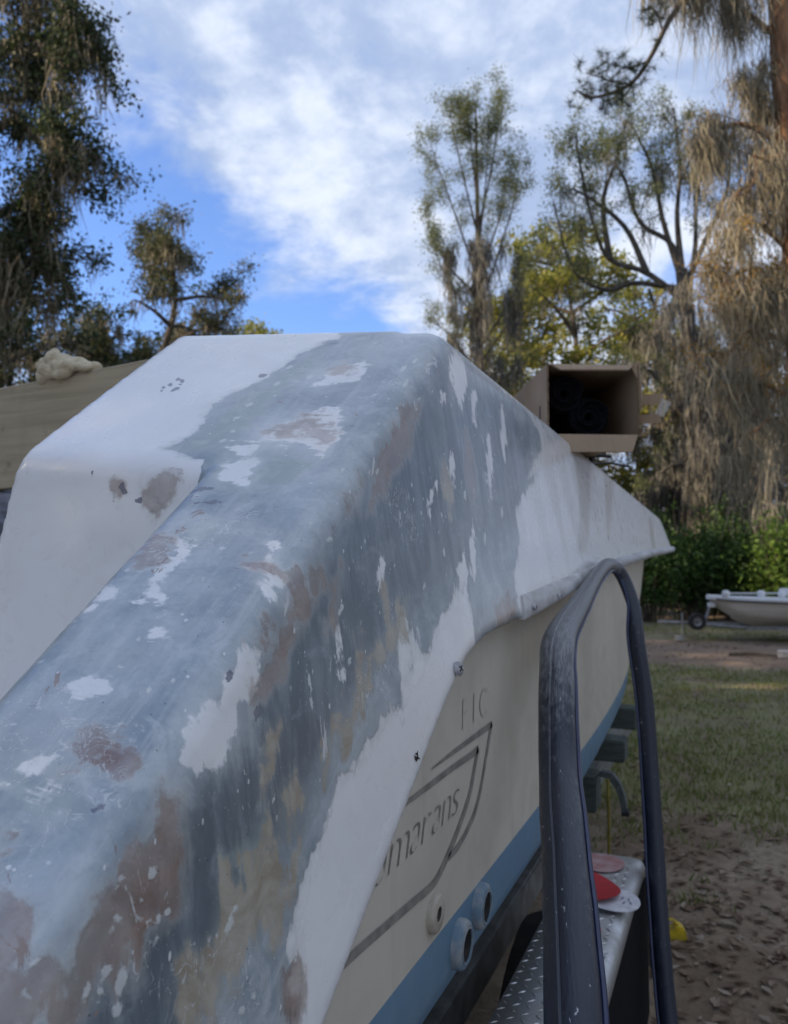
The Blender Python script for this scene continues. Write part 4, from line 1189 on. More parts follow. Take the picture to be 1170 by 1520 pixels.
d = disc("sanding_disc", (-.372, 2.06, FZT + .002), .055, m_pink, (0, 0), .10, 2.0)
tag(d, "small pale pink disc scrap nearest the camera on the fender", "sanding disc")
m_smear = simple("white_filler_smear", (0.62, 0.64, 0.66), (0.40, 0.41, 0.42), 50, 0.8)
mb = MB()
pp = [(-.34 + .045 * math.cos(a) * (1 + .3 * math.sin(3 * a)), 1.945 + .06 * math.sin(a) * (1 + .25 * math.cos(4 * a)), FZT + .0006) for a in np.linspace(0, 2 * math.pi, 22)[:-1]]
mb.add([tl(p[0], p[1], p[2] - EYE) for p in pp], [tuple(range(len(pp)))])
mb.build("filler_smear", m_smear, fender)

# yellow tool on the ground
m_yel = simple("yellow_plastic", (0.50, 0.36, 0.012), (0.38, 0.27, 0.02), 16, 0.5)
chock = empty("yellow_wheel_chock", (-.30, 3.80, 0), .3, "small yellow plastic chock on the leaves behind the hanging rail", "chock")
chock.scale = (.8, .8, .7)
V = []
pr = [(-.10, .0), (-.085, .075), (-.03, .085), (-.01, .05), (.03, .05), (.055, .09), (.095, .075), (.11, 0)]
for y in (-.045, .045):
    V += [(x, y, z + .012) for x, z in pr]
n = len(pr)
Fc = [tuple(range(n)), tuple(range(n, 2 * n))] + [(k, (k + 1) % n, n + (k + 1) % n, n + k) for k in range(n)]
MB().add(V, Fc).build("chock_body", m_yel, chock, bevel=.008)
MB().tube([(-.07, 0, .09), (-.04, 0, .125), (.04, 0, .125), (.07, 0, .09)], .009, 8).build("handle", m_yel, chock, True)

# ------------------------------------------------------------------ cardboard box on the gunwale
def m_card_make():
    M = Mat("corrugated_cardboard", 0.85, 0.2)
    v = M.coord('Object')
    n1 = M.noise(v, 5, 5)
    n2 = M.noise(M.mapping(v, (60, 3, 3)), 1.5, 3)
    c = M.mix(M.rng(n1, .3, .7), (0.37, 0.275, 0.185), (0.31, 0.225, 0.15))
    M.color(M.mix(M.rng(n2, .4, .7, 0, .35), c, (0.27, 0.175, 0.10)))
    M.bump(n2, .2, .002)
    return M.m


m_card = m_card_make()
m_cedge = simple("cardboard_cut_edge", (0.24, 0.165, 0.095), (0.10, 0.065, 0.038), 160, 0.9, 0.4)
m_tape = Mat("clear_packing_tape", 0.12, 0.6)
m_tape.color((0.75, 0.72, 0.66))
m_tape.b.inputs['Alpha'].default_value = 0.22
m_tape = m_tape.m
AX = R(27)
box = empty("cardboard_box", (-.425, 2.775, EYE + .452), AX, "open brown cardboard box balanced on the gunwale edge", "box")
BW, BH, BD, T = .335, .258, .95, .0045
bx = lambda c, s, n, rot=None, m=None, p=None: MB().box(c, s, rot).build(n, m or m_card, p or box)
lp = bx((-BW / 2 + T / 2, BD / 2, BH / 2 + .0), (T, BD, BH), "side_panel")
rp = bx((BW / 2 - T / 2, BD / 2, BH / 2 + .0), (T, BD, BH), "side_panel")
bp = bx((0, BD / 2, T / 2), (BW - 2 * T, BD, T), "bottom_panel")
tpn = bx((0, BD / 2, BH - T / 2), (BW - 2 * T, BD, T), "top_panel")
bx((0, BD - T, BH / 2), (BW - 2 * T, T, BH - 2 * T), "end_panel")
# raw corrugated edges round the mouth
for (c, s) in [((-BW / 2 + T / 2, -.002, BH / 2), (T * 1.3, .004, BH * 1.01)), ((BW / 2 - T / 2, -.002, BH / 2), (T * 1.3, .004, BH * 1.01))]:
    bx(c, s, "cut_edge", m=m_cedge)
# bottom flap hanging outwards, top flap folded in, torn right flap
V = [(-.145, -.002, .003), (.158, -.002, .003), (.125, -.035, -.063), (-.10, -.04, -.066)]
V2 = [(x, y - .004, z + .0015) for x, y, z in V]
MB().add(V + V2, [(0, 1, 2, 3), (7, 6, 5, 4), (0, 1, 5, 4), (1, 2, 6, 5), (2, 3, 7, 6), (3, 0, 4, 7)]).build("flap", m_card, box)
V = [(-.150, 0, BH), (.150, 0, BH), (.120, -.03, BH - .024), (-.125, -.03, BH - .026)]
V2 = [(x, y + .004, z - .004) for x, y, z in V]
MB().add(V + V2, [(0, 1, 2, 3), (7, 6, 5, 4), (0, 1, 5, 4), (1, 2, 6, 5), (2, 3, 7, 6), (3, 0, 4, 7)]).build("flap", m_card, box)
V = [(BW / 2 - .03, .0, BH - .002), (BW / 2 - .001, -.004, BH + .016), (BW / 2 + .002, -.02, BH * .5), (BW / 2 - .002, -.006, BH * .35), (BW / 2 - .004, 0, BH * .8)]
MB().add(V + [(x + .004, y, z) for x, y, z in V], [(0, 1, 2, 3, 4), (9, 8, 7, 6, 5), (0, 1, 6, 5), (1, 2, 7, 6), (2, 3, 8, 7), (3, 4, 9, 8), (4, 0, 5, 9)]).build("flap", m_card, box)
fy = .10
fl = MB()
fx0 = BW / 2 + .004
fr = Matrix.Rotation(R(-22), 3, 'Z')
for (c, s) in [((.060, 0, .150), (.115, .004, .040)), ((.055, 0, .078), (.105, .004, .034)), ((.015, 0, .113), (.025, .004, .036)), ((.105, 0, .113), (.016, .004, .036))]:
    q = fr @ Vector(c)
    fl.box((fx0 + q.x, fy + q.y, q.z), s, fr)
fl.build("flap", m_card, box)
tq = fr @ Vector((.115, -.004, .115))
MB().box((fx0 + tq.x, fy + tq.y, tq.z), (.035, .001, .06), Matrix.Rotation(R(-22), 3, 'Z') @ Matrix.Rotation(.5, 3, 'Y')).build("tape", m_tape, box)
MB().box((-BW / 2 - .0008, .10, .10), (.001, .012, .05)).build("hand_slot", m_dark, box)


def m_roll_make():
    M = Mat("black_netting_roll", 0.9, 0.08)
    v = M.coord('Object')
    n1 = M.voro(v, 55)
    M.color(M.mix(M.rng(n1, .1, .6), (0.003, 0.003, 0.005), (0.007, 0.007, 0.010)))
    M.bump(n1, .8, .01)
    return M.m


m_roll = m_roll_make()
rotb = Matrix.Rotation(AX, 3, 'Z')
for i, (x, z, r, lab) in enumerate([(-.085, .165, .070, "upper black netting roll inside the cardboard box"), (.005, .080, .072, "lower black netting roll inside the cardboard box")]):
    o = empty("netting_roll", Vector(box.location) + rotb @ Vector((x, .06, z)), AX, lab, "roll", "black rolls in the box")
    prof_r = [(.012, .02), (.018, .004), (.030, .012), (.040, .0), (.052, .008), (.062, .002), (r, .012), (r * 1.03, .10), (r * .98, .4), (r, .80), (.01, .81)]
    MB().lathe(prof_r, (0, 0, 0), (0, 1, 0), 22).build("rolled_netting", m_roll, o, True)
    ring = MB()
    for k in range(26):
        a = k * 2.4
        rr = r * (.25 + .7 * ((k * .618) % 1))
        ring.tube([(rr * math.cos(a), -.006, rr * math.sin(a)), (rr * math.cos(a + .35), -.012, rr * math.sin(a + .35)), (rr * math.cos(a + .7), -.004, rr * math.sin(a + .7))], .004, 5)
    ring.build("loose_strands", m_roll, o)

# ------------------------------------------------------------------ board, foam lump and bundle in the cockpit
def m_wood_make():
    M = Mat("weathered_plank", 0.8, 0.25)
    v = M.coord('Object')
    g = M.noise(M.mapping(v, (1.2, 4, 26)), 1.6, 7, 0.6, 0.5)
    b = M.noise(v, 3.5, 5, 0.6, 0.4)
    c = M.mix(M.rng(g, .35, .68), (0.40, 0.335, 0.225), (0.31, 0.255, 0.17))
    c = M.mix(M.rng(b, .5, .75, 0, .6), c, (0.22, 0.185, 0.135))
    c = M.mix(M.rng(M.noise(M.mapping(v, (1, 1, 1), (4, 1, 3)), 6, 5), .64, .70, 0, .5), c, (0.42, 0.38, 0.32))
    kn = M.voro(M.mapping(v, (1.0, 1, 2.6)), 3.1)
    c = M.mix(M.rng(kn, .11, .05, 0, .75), c, (0.12, 0.085, 0.055))
    c = M.mix(M.rng(M.noise(M.mapping(v, (1, 1, 1), (8, 2, 5)), 16, 5, .65), .60, .72, 0, .6), c, (0.17, 0.14, 0.10))
    M.color(c)
    M.bump(g, .3, .004)
    return M.m


m_wood = m_wood_make()
plank = empty("wooden_board", (-2.20, 1.86, EYE + .250), 0, "wide weathered wooden board standing on edge across the cockpit", "board")
b_ = MB().box((0, 0, .172), (1.36, .038, .342), Matrix.Rotation(R(-2.9), 3, 'Y')).build("plank", m_wood, plank, bevel=.003)
MB().box((0, 0, .3455), (1.35, .034, .004), None).build("pale_cut_edge", simple("fresh_sawn_edge", (0.52, 0.45, 0.34), (0.42, 0.36, 0.27), 30, 0.85), plank).rotation_euler = (0, R(-2.9), 0)

mb = MB()
rg = random.Random(5)


def lumps(blobs, vox, it, name, mat):
    bm = bmesh.new()
    for (x, y, z, rx, ry, rz) in blobs:
        bmesh.ops.create_icosphere(bm, subdivisions=3, radius=1.0, matrix=Matrix.Translation((x, y, z)) @ Matrix.Diagonal((rx, ry, rz, 1)))
    me = bpy.data.meshes.new(name)
    bm.to_mesh(me)
    bm.free()
    o = bpy.data.objects.new(name, me)
    COL.objects.link(o)
    m = o.modifiers.new("r", 'REMESH')
    m.mode = 'VOXEL'
    m.voxel_size = vox
    m = o.modifiers.new("s", 'SMOOTH')
    m.iterations = it
    dg = bpy.context.evaluated_depsgraph_get()
    me2 = bpy.data.meshes.new_from_object(o.evaluated_get(dg))
    bpy.data.objects.remove(o)
    return link(name, me2, mat, None, True)


m_foam = simple("cream_cured_foam", (0.60, 0.53, 0.37), (0.46, 0.38, 0.25), 26, 0.75, 0.7)
bl_ = [(-.075, -.0, .03, .045, .04, .032), (-.095, -.012, .022, .03, .03, .028), (-.03, -.004, .045, .06, .04, .034), (-.045, -.02, .060, .032, .03, .026), (.03, 0, .036, .055, .038, .026),
       (.075, 0, .026, .04, .034, .018), (.11, .004, .022, .022, .026, .018), (-.06, .0, .082, .016, .018, .016), (-.012, -.026, .034, .034, .024, .02), (-.082, -.026, .052, .02, .018, .018), (.0, -.03, .012, .05, .02, .014), (-.055, -.034, .022, .022, .018, .018)]
bl_ = [(x, y, z * 1.25, rx * .9, ry, rz * 1.15) for x, y, z, rx, ry, rz in bl_] + [(-.10 + .018 * k + rg.uniform(-.01, .01), -.032 + rg.uniform(-.008, .012), .02 + .05 * rg.random() * (1 - k / 13), .012 + .010 * rg.random(), .014, .011 + .008 * rg.random()) for k in range(12)]
foam = lumps(bl_, .0042, 2, "foam_lump", m_foam)
foam.location = (-1.965, 1.86, EYE + .596)
foam.rotation_euler = (0, R(-2.9), 0)
tag(foam, "cream lump of cured foam sitting on top of the wooden board", "foam")

bm = bmesh.new()
bmesh.ops.create_icosphere(bm, subdivisions=5, radius=1.0)
for v in bm.verts:
    p = v.co.copy()
    n1 = mnoise.noise(p * 1.7)
    rd = 0.0
    for k in range(3):
        rd += (1 - abs(mnoise.noise(p * (2.6 * 1.9 ** k) + Vector((k * 7, 3, 1))))) ** 3 * (.55 ** k)
    v.co = Vector((p.x * .38, p.y * .16, max(-.085, p.z * .105))) * (0.86 + .20 * n1 + .14 * rd)
me = bpy.data.meshes.new("tarp_bundle")
bm.to_mesh(me)
bm.free()
tarp = link("tarp_bundle", me, simple("slate_blue_plastic", (0.12, 0.125, 0.15), (0.20, 0.205, 0.235), 12, 0.4, 0.3), None, True)
tarp.location = (-2.28, 1.97, EYE + .155)
tag(tarp, "crumpled slate blue plastic bundle under the wooden board", "bundle")
hose = MB()
rr = []
pts = []
for i in range(60):
    t = i / 59
    pts.append((-1.62 - .25 * t, 1.50 + .05 * math.sin(t * 4), EYE - .26 + .20 * t))
    rr.append(.03 if i % 2 else .025)
hose.tube(pts, rr, 12)
o = hose.build("ribbed_hose", m_black, None, True)
tag(o, "black ribbed hose lying in the cockpit at the left edge", "hose")

# ------------------------------------------------------------------ ground
def m_ground_make():
    M = Mat("sandy_yard_with_leaf_litter", 0.95, 0.15)
    v = M.coord('Object')
    big = M.noise(v, 0.22, 5, 0.6, 0.3)
    mid = M.noise(v, 1.6, 6, 0.65, 0.4)
    fin = M.noise(v, 14, 6, 0.7)
    litter = M.voro(M.mapping(v, (1, 1, .1)), 13.0, 'F1', 'Color')
    sepn = M.n.new('ShaderNodeSeparateColor')
    M.l.new(litter, sepn.inputs[0])
    soil = M.mix(M.rng(mid, .35, .68), (0.19, 0.142, 0.098), (0.33, 0.27, 0.20))
    soil = M.mix(M.rng(fin, .4, .7, 0, .7), soil, (0.115, 0.086, 0.064))
    leafc = M.mix(sepn.outputs[1], (0.10, 0.062, 0.040), (0.23, 0.155, 0.10))
    soil = M.mix(M.math('MULTIPLY', M.rng(sepn.outputs[0], .45, .5, 0, .15), M.rng(mid, .3, .6)), soil, leafc)
    grass = M.mix(M.rng(fin, .35, .65), (0.125, 0.150, 0.045), (0.205, 0.210, 0.080))
    gm = M.math('ADD', M.attr('grass'), M.math('MULTIPLY', M.math('SUBTRACT', mid, .5), 2.6))
    c = M.mix(M.math('MULTIPLY', M.rng(gm, .6, 1.2), .6), soil, grass)
    red = M.mix(M.rng(fin, .3, .7), (0.19, 0.125, 0.085), (0.28, 0.20, 0.145))
    rm = M.math('ADD', M.attr('litter'), M.math('MULTIPLY', M.math('SUBTRACT', mid, .5), 1.4))
    c = M.mix(M.math('MULTIPLY', M.rng(rm, .4, .9), .5), c, red)
    M.color(c)
    M.bump(M.math('ADD', M.math('MULTIPLY', fin, .5), mid), .9, .04)
    return M.m


def grass_amt(x, y):
    d = math.hypot(x, y)
    g = smoothstep(4.4, 6.4, d) * (1 - smoothstep(13.2, 14.8, d)) * smoothstep(-4.0, -1.5, x) 
    g = max(g, 0.9 * smoothstep(18.0, 18.8, d) * (1 - smoothstep(22.5, 24, d)))
    return g


def litter_amt(x, y):
    d = math.hypot(x, y)
    return smoothstep(13.5, 14.6, d) * (1 - smoothstep(17.6, 18.6, d)) + 0.45 * (1 - smoothstep(4.0, 6.0, d))


def ground_z(x, y):
    return 0.03 * mnoise.noise(Vector((x * .5, y * .5, 0))) + 0.012 * mnoise.noise(Vector((x * 2.3, y * 2.3, 4)))


def axis(lo, hi, step, far):
    a = list(np.arange(lo, hi + 1e-6, step))
    e, s = [], step
    x = hi
    while x < far:
        s *= 1.35
        x += s
        e.append(x)
    b, s = [], step
    x = lo
    while x > -far:
        s *= 1.35
        x -= s
        b.append(x)
    return np.array(sorted(b) + a + e)


gx, gy = axis(-6, 9, .22, 900), axis(-2, 27, .22, 900)
GX, GY = np.meshgrid(gx, gy, indexing='ij')
V = np.array([(x, y, ground_z(x, y) if abs(x) < 60 and abs(y) < 60 else 0) for x, y in zip(GX.ravel(), GY.ravel())])
nx, ny_ = len(gx), len(gy)
idx = np.arange(nx * ny_).reshape(nx, ny_)
Fq = np.stack([idx[:-1, :-1].ravel(), idx[1:, :-1].ravel(), idx[1:, 1:].ravel(), idx[:-1, 1:].ravel()], 1)
ground = mesh_np("ground", V, Fq, m_ground_make(), None, True)
tag(ground, "sandy yard with leaf litter and thin grass", None, None, "structure")
for nm, fn in (('grass', grass_amt), ('litter', litter_amt)):
    at = ground.data.attributes.new(nm, 'FLOAT', 'POINT')
    at.data.foreach_set('value', np.array([fn(x, y) for x, y in zip(V[:, 0], V[:, 1])], np.float32))

# fallen leaves
rg = random.Random(21)
V, Fc = [], []
tries = 0
cnt = 0
while cnt < 8000:
    d = 2.2 + 16.5 * rg.random() ** 1.5
    a = R(rg.uniform(-12, 40))                       # bearing right of the boat's axis
    a = R(-14 + 44 * rg.random())
    x, y = d * math.sin(a), d * math.cos(a)
    if rg.random() < grass_amt(x, y) * .6: continue
    if x < -.7 and y < 6: continue
    if rg.random() > .35 + 1.3 * mnoise.noise(Vector((x * 1.1, y * 1.1, 9))) + .35: continue
    cnt += 1
    L = .012 + .034 * rg.random() ** 1.6
    w_ = L * rg.uniform(.32, .6)
    an = rg.uniform(0, 6.28)
    ca, sa = math.cos(an), math.sin(an)
    lift = rg.uniform(.1, .7) * w_
    z0 = ground_z(x, y) + .006
    tx, ty = rg.uniform(-.35, .35), rg.uniform(-.35, .35)
    b = len(V)
    for (u, v_, h) in ((-L, 0, .2), (-.2 * L, -w_, 1), (L, 0, .3), (-.2 * L, w_, 1), (0, 0, 0)):
        px_, py_ = ca * u - sa * v_, sa * u + ca * v_
        V.append((x + px_, y + py_, z0 + h * lift + abs(px_ * tx + py_ * ty)))
    Fc += [(b, b + 1, b + 4), (b + 1, b + 2, b + 4), (b + 2, b + 3, b + 4), (b + 3, b, b + 4)]
m_litter = leafmat("dry_leaves", (0.115, 0.075, 0.050), (0.215, 0.155, 0.105), (0.36, 0.30, 0.24), .1, .75)
o = mesh_np("leaf_litter", V, Fc, m_litter)
tag(o, "brown fallen leaves scattered over the sandy ground", "leaves", None, "stuff")

# short grass
V, Fc = [], []
cnt = 0
while cnt < 40000:
    d = 4.2 + 19.3 * rg.random() ** 1.3
    a = R(-14 + 44 * rg.random())
    x, y = d * math.sin(a), d * math.cos(a)
    nz = mnoise.noise(Vector((x * .9, y * .9, 2))) * .6 + mnoise.noise(Vector((x * 3, y * 3, 5))) * .35
    if rg.random() > (grass_amt(x, y) + nz * 1.5 - .28): continue
    cnt += 1
    h = rg.uniform(.025, .075)
    w_ = rg.uniform(.003, .006) * (1 + d * .05)
    an = rg.uniform(0, 6.28)
    lx, ly = rg.uniform(-.6, .6) * h, rg.uniform(-.6, .6) * h
    z0 = ground_z(x, y)
    b = len(V)
    V += [(x - w_ * math.cos(an), y - w_ * math.sin(an), z0), (x + w_ * math.cos(an), y + w_ * math.sin(an), z0), (x + lx, y + ly, z0 + h)]
    Fc.append((b, b + 1, b + 2))
m_grass = leafmat("thin_grass", (0.105, 0.140, 0.032), (0.175, 0.205, 0.055), (0.28, 0.24, 0.11), .35, .7)
o = mesh_np("grass", V, Fc, m_grass)
tag(o, "thin short green grass growing on the yard", "grass", None, "stuff")

# ------------------------------------------------------------------ trees
def bark(name, c1, c2):
    M = Mat(name, .9, .2)
    v = M.coord('Object')
    n1 = M.noise(M.mapping(v, (7, 7, 1.6)), 1.4, 6, .65, .4)
    n2 = M.noise(v, 1.3, 4)
    c = M.mix(M.rng(n1, .35, .65), c1, c2)
    M.color(M.mix(M.rng(n2, .5, .7, 0, .5), c, tuple(x * 1.25 for x in c2)))
    M.bump(n1, .8, .05)
    return M.m


m_bark = bark("grey_brown_bark", (0.060, 0.048, 0.038), (0.125, 0.105, 0.085))
m_barkd = bark("dark_grey_bark", (0.040, 0.036, 0.031), (0.085, 0.078, 0.068))
m_pinebark = bark("orange_pine_bark", (0.16, 0.085, 0.045), (0.30, 0.17, 0.095))
m_moss = leafmat("spanish_moss", (0.22, 0.200, 0.145), (0.32, 0.285, 0.205), (0.42, 0.37, 0.26), .3, .9)
m_mossg = leafmat("grey_spanish_moss", (0.14, 0.135, 0.115), (0.215, 0.205, 0.175), (0.30, 0.28, 0.23), .22, .9)
m_lf_dark = leafmat("dark_oak_leaves", (0.028, 0.048, 0.021), (0.056, 0.080, 0.034), (0.105, 0.112, 0.052), .3)
m_lf_spring = leafmat("spring_leaves", (0.105, 0.135, 0.055), (0.165, 0.19, 0.08), (0.25, 0.235, 0.10), .5)
m_lf_yel = leafmat("yellow_green_leaves", (0.16, 0.19, 0.04), (0.28, 0.28, 0.055), (0.42, 0.36, 0.09), .5)
m_lf_brown = leafmat("olive_brown_leaves", (0.050, 0.066, 0.028), (0.092, 0.100, 0.045), (0.17, 0.145, 0.075), .35)
m_lf_orange = leafmat("orange_spring_leaves", (0.26, 0.17, 0.045), (0.33, 0.20, 0.06), (0.20, 0.19, 0.05), .4)
m_lf_bush = leafmat("bush_leaves", (0.024, 0.056, 0.013), (0.046, 0.092, 0.021), (0.085, 0.145, 0.034), .3, .45)
m_lf_bright = leafmat("bright_sapling_leaves", (0.085, 0.165, 0.025), (0.14, 0.23, 0.04), (0.2, 0.27, 0.06), .45)
m_needle = leafmat("pine_needles", (0.022, 0.036, 0.022), (0.040, 0.056, 0.032), (0.07, 0.075, 0.045), .15)


class Tree:
    def __init__(self, seed):
        self.r = random.Random(seed)
        self.np = np.random.RandomState(seed)
        self.wood = MB()
        self.anc = []        # leaf anchors
        self.nodes = []      # moss anchors (point, level)

    def limb(self, pts, r0, r1, n=None, sides=7):
        pts = [Vector(p) for p in pts]
        n = n or max(4, len(pts) * 3)
        S = spline([tuple(p) for p in pts], n) if len(pts) > 2 else np.array([tuple(pts[0].lerp(pts[1], t)) for t in np.linspace(0, 1, n)])
        q = [Vector(s) for s in S]
        rad = [r0 + (r1 - r0) * (i / (n - 1)) ** .8 for i in range(n)]
        self.wood.tube(q, rad, sides, True)
        return q, rad

    def twig(self, p, d, L, r, lvl, P):
        """random branch; recursion down to leaf anchors"""
        rr = self.r
        n = 5 if lvl else 4
        q = [p.copy()]
        d = d.normalized()
        for i in range(n):
            d = (d + Vector((rr.gauss(0, P['wob']), rr.gauss(0, P['wob']), rr.gauss(P['up'], P['wob'])))).normalized()
            q.append(q[-1] + d * L / n)
        self.wood.tube(q, [r * (1 - .8 * i / n) for i in range(n + 1)], 4 if lvl < 2 else 5, False)
        if lvl == 0:
            self.anc += q[1:]
        else:
            self.anc += q[3:] if P.get('mid') else q[-1:]
            for k in range(P['kids']):
                i = rr.randint(1, n)
                dd = (d + Vector((rr.gauss(0, 1), rr.gauss(0, 1), rr.gauss(.1, .8))) * P['spread']).normalized()
                self.twig(q[i], dd, L * rr.uniform(.45, .75), r * .5, lvl - 1, P)
        for s in q[1:]:
            self.nodes.append((s, lvl))

    def dress(self, q, P, start=.3, per=1.0):
        rr = self.r
        n = len(q)
        L = sum((q[i + 1] - q[i]).length for i in range(n - 1))
        num = max(2, int(L * P['rate'] * per))
        for k in range(num):
            t = start + (1 - start) * (k + rr.random()) / num
            i = min(n - 2, int(t * (n - 1)))
            p = q[i].lerp(q[i + 1], rr.random())
            tan = (q[i + 1] - q[i]).normalized()
            side = Vector((rr.gauss(0, 1), rr.gauss(0, 1), rr.gauss(P.get('side_up', .25), .6))).normalized()
            d = (tan * P['fwd'] + side).normalized()
            self.twig(p, d, P['len'] * rr.uniform(.6, 1.25) * (1.15 - .5 * t), P['rad'], P['lvl'], P)
            self.nodes.append((p, 3))
        for s in q[int(n * start):]:
            self.nodes.append((s, 3))

    def leaves(self, name, mat, parent, per, size, rad, keep=1.0, anchors=None, aspect=.5, droop=0.0):
        A = np.array([tuple(a) for a in (anchors if anchors is not None else self.anc)])
        if keep < 1: A = A[self.np.rand(len(A)) < keep]
        if not len(A): return
        C = np.repeat(A, per, 0)
        N = len(C)
        C = C + self.np.normal(0, rad, (N, 3))
        a = self.np.normal(0, 1, (N, 3))
        a[:, 2] -= droop
        a /= np.linalg.norm(a, axis=1)[:, None]
        b = np.cross(a, self.np.normal(0, 1, (N, 3)))
        b /= np.linalg.norm(b, axis=1)[:, None] + 1e-9
        s = size * self.np.uniform(.6, 1.35, (N, 1))
        V = np.stack([C - a * s * .5, C + b * s * aspect * .5, C + a * s * .5, C - b * s * aspect * .5], 1).reshape(-1, 3)
        return mesh_np(name, V, np.arange(N * 4).reshape(-1, 4), mat, parent)

    def moss(self, name, mat, parent, count, length, strands, spread, width, pick=None, lmin=1):
        pool = pick if pick is not None else [p for p, l in self.nodes if l >= lmin]
        if not pool: return
        tufts = [pool[self.r.randrange(len(pool))] for _ in range(count)]
        S = []
        for p in tufts:
            tl_ = length * self.r.uniform(.35, 1.25)
            m = max(5, int(strands * self.r.uniform(.5, 1.3)))
            lean = np.array([self.r.gauss(0, .05), self.r.gauss(0, .05)])
            off = self.np.normal(0, 1, (m, 2)) * spread * self.r.uniform(.5, 1.3)
            ln = tl_ * np.clip(1.15 - np.hypot(off[:, 0], off[:, 1]) / (spread * 2.6), .25, 1.2) * self.np.uniform(.45, 1.1, m)
            st = np.array(tuple(p)) + np.c_[off * .9, self.np.uniform(-.05, .12, m) * 1.0]
            S.append(np.c_[st, ln, np.tile(lean, (m, 1))])
        S = np.vstack(S)
        N = len(S)
        ang = self.np.uniform(0, 6.28, N)
        w0 = width * self.np.uniform(.6, 1.5, N)
        rings = []
        sway = np.zeros((N, 2))
        steps = ((0, .7), (.22, 1.1), (.45, .9), (.72, .6), (1.0, .1))
        for j, (t, wk) in enumerate(steps):
            if j: sway = sway + self.np.normal(0, .07, (N, 2)) * np.sqrt(S[:, 3:4]) + S[:, 4:6] * .25 * S[:, 3:4]
            q = S[:, :3].copy()
            q[:, :2] += sway
            q[:, 2] -= t * S[:, 3] + self.np.uniform(-.03, .03, N)
            aj = ang + self.np.normal(0, .5, N)
            d_ = np.c_[np.cos(aj), np.sin(aj), np.zeros(N)] * (w0 * wk)[:, None]
            rings.append(q - d_)
            rings.append(q + d_)
        V = np.stack(rings, 1).reshape(-1, 3)
        base = np.arange(N)[:, None] * 10
        Fq = np.concatenate([base + np.array([[2 * j, 2 * j + 1, 2 * j + 3, 2 * j + 2]]) for j in range(4)], 0)
        return mesh_np(name, V, Fq, mat, parent)


def localise(root, objs_parent_at):
    """move mesh data so that the empty stands at the foot of the tree"""
    off = np.array([-objs_parent_at[0], -objs_parent_at[1], 0], np.float32)
    for ch in root.children:
        me = ch.data
        n = len(me.vertices)
        a = np.empty(n * 3, np.float32)
        me.vertices.foreach_get('co', a)
        me.vertices.foreach_set('co', (a.reshape(-1, 3) + off).ravel())
        me.update()
    root.location = objs_parent_at


LEFT_OAK = [[(-13.5,10.1,0.13),(-13.36,9.93,3.42),(-13.17,9.74,7.22),(-13.11,9.49,11.02),(-12.94,9.28,14.82)],[(-13.09,9.52,10.64),(-12.1,9.89,11.53),(-11.75,10.04,11.53),(-10.46,9.59,10.38)],[(-13.12,9.61,9.25),(-12.19,9.96,10.01),(-11.68,10.21,9.57),(-11.22,10.43,9.25),(-10.58,9.99,8.62)],[(-13.05,9.44,12.04),(-11.83,9.92,12.67),(-10.51,9.59,11.51)],[(-13.16,9.69,7.86),(-11.94,10.17,8.49),(-11.83,10.24,8.3),(-10.98,10.1,7.7)],[(-13.18,9.75,6.97),(-12.32,10.08,7.54),(-11.23,10.05,6.97)],[(-13.2,9.79,6.21),(-12.46,10.08,6.72),(-12.4,10.64,6.89)],[(-13.09,9.52,10.64),(-12.13,9.96,10.39),(-12.18,10.44,10.95)],[(-13.02,9.38,13.05),(-12.04,9.75,13.81),(-11.44,9.98,14.19)],[(-13.14,9.66,8.49),(-14.25,9.12,9.25),(-15.18,8.7,9.5)],[(-13.08,9.5,11.02),(-14.41,8.85,12.04),(-15.34,8.43,12.29)],[(-13.04,9.42,12.29),(-13.66,9.02,14.19),(-14.09,8.74,15.46)],[(-13.19,9.76,6.72),(-14.2,9.32,6.84),(-14.9,9.01,6.84)]]
CENTRE = [[(-7.69,25.27,-1.12),(-7.53,24.91,4.79),(-7.51,24.63,8.88),(-7.46,24.41,12.06),(-7.43,24.22,15.01),(-7.41,24.06,17.28)],[(-7.47,24.48,11.15),(-8.06,24.07,13.19),(-8.54,23.75,14.78),(-8.83,23.55,15.8)],[(-7.47,24.54,10.24),(-6.72,24.7,12.51),(-6.26,24.79,14.1),(-6.08,24.78,15.24)],[(-7.45,24.37,12.74),(-7.82,24.08,14.55),(-8.14,23.81,16.37),(-8.21,23.74,16.94)],[(-7.44,24.36,12.96),(-6.97,24.41,15.01),(-6.76,24.4,16.37),(-6.7,24.37,17.28)],[(-7.48,24.57,9.78),(-8.37,24.09,11.15),(-8.91,23.75,12.51)],[(-7.51,24.63,8.88),(-6.45,24.95,10.69),(-5.9,25.11,11.83)],[(-7.5,24.66,8.42),(-6.58,24.96,9.78),(-5.94,25.2,10.24)],[(-7.43,24.46,11.6),(-6.81,24.62,13.19),(-6.51,24.63,14.78)],[(-7.48,24.51,10.69),(-8.31,24.08,11.6),(-8.91,23.74,12.74),(-9.06,23.62,13.42)],[(-7.51,24.69,7.97),(-8.37,24.22,9.33),(-8.88,23.96,9.78)],[(-7.39,24.36,13.19),(-7.58,24.1,15.69),(-7.67,23.98,16.83)],[(-7.41,24.4,12.51),(-7.14,24.36,14.78),(-7.03,24.27,16.6)],[(-7.53,24.74,7.06),(-6.74,25.02,7.97),(-6.2,25.22,8.42)],[(-7.53,24.74,7.06),(-8.2,24.39,7.97),(-8.71,24.14,8.31)]]
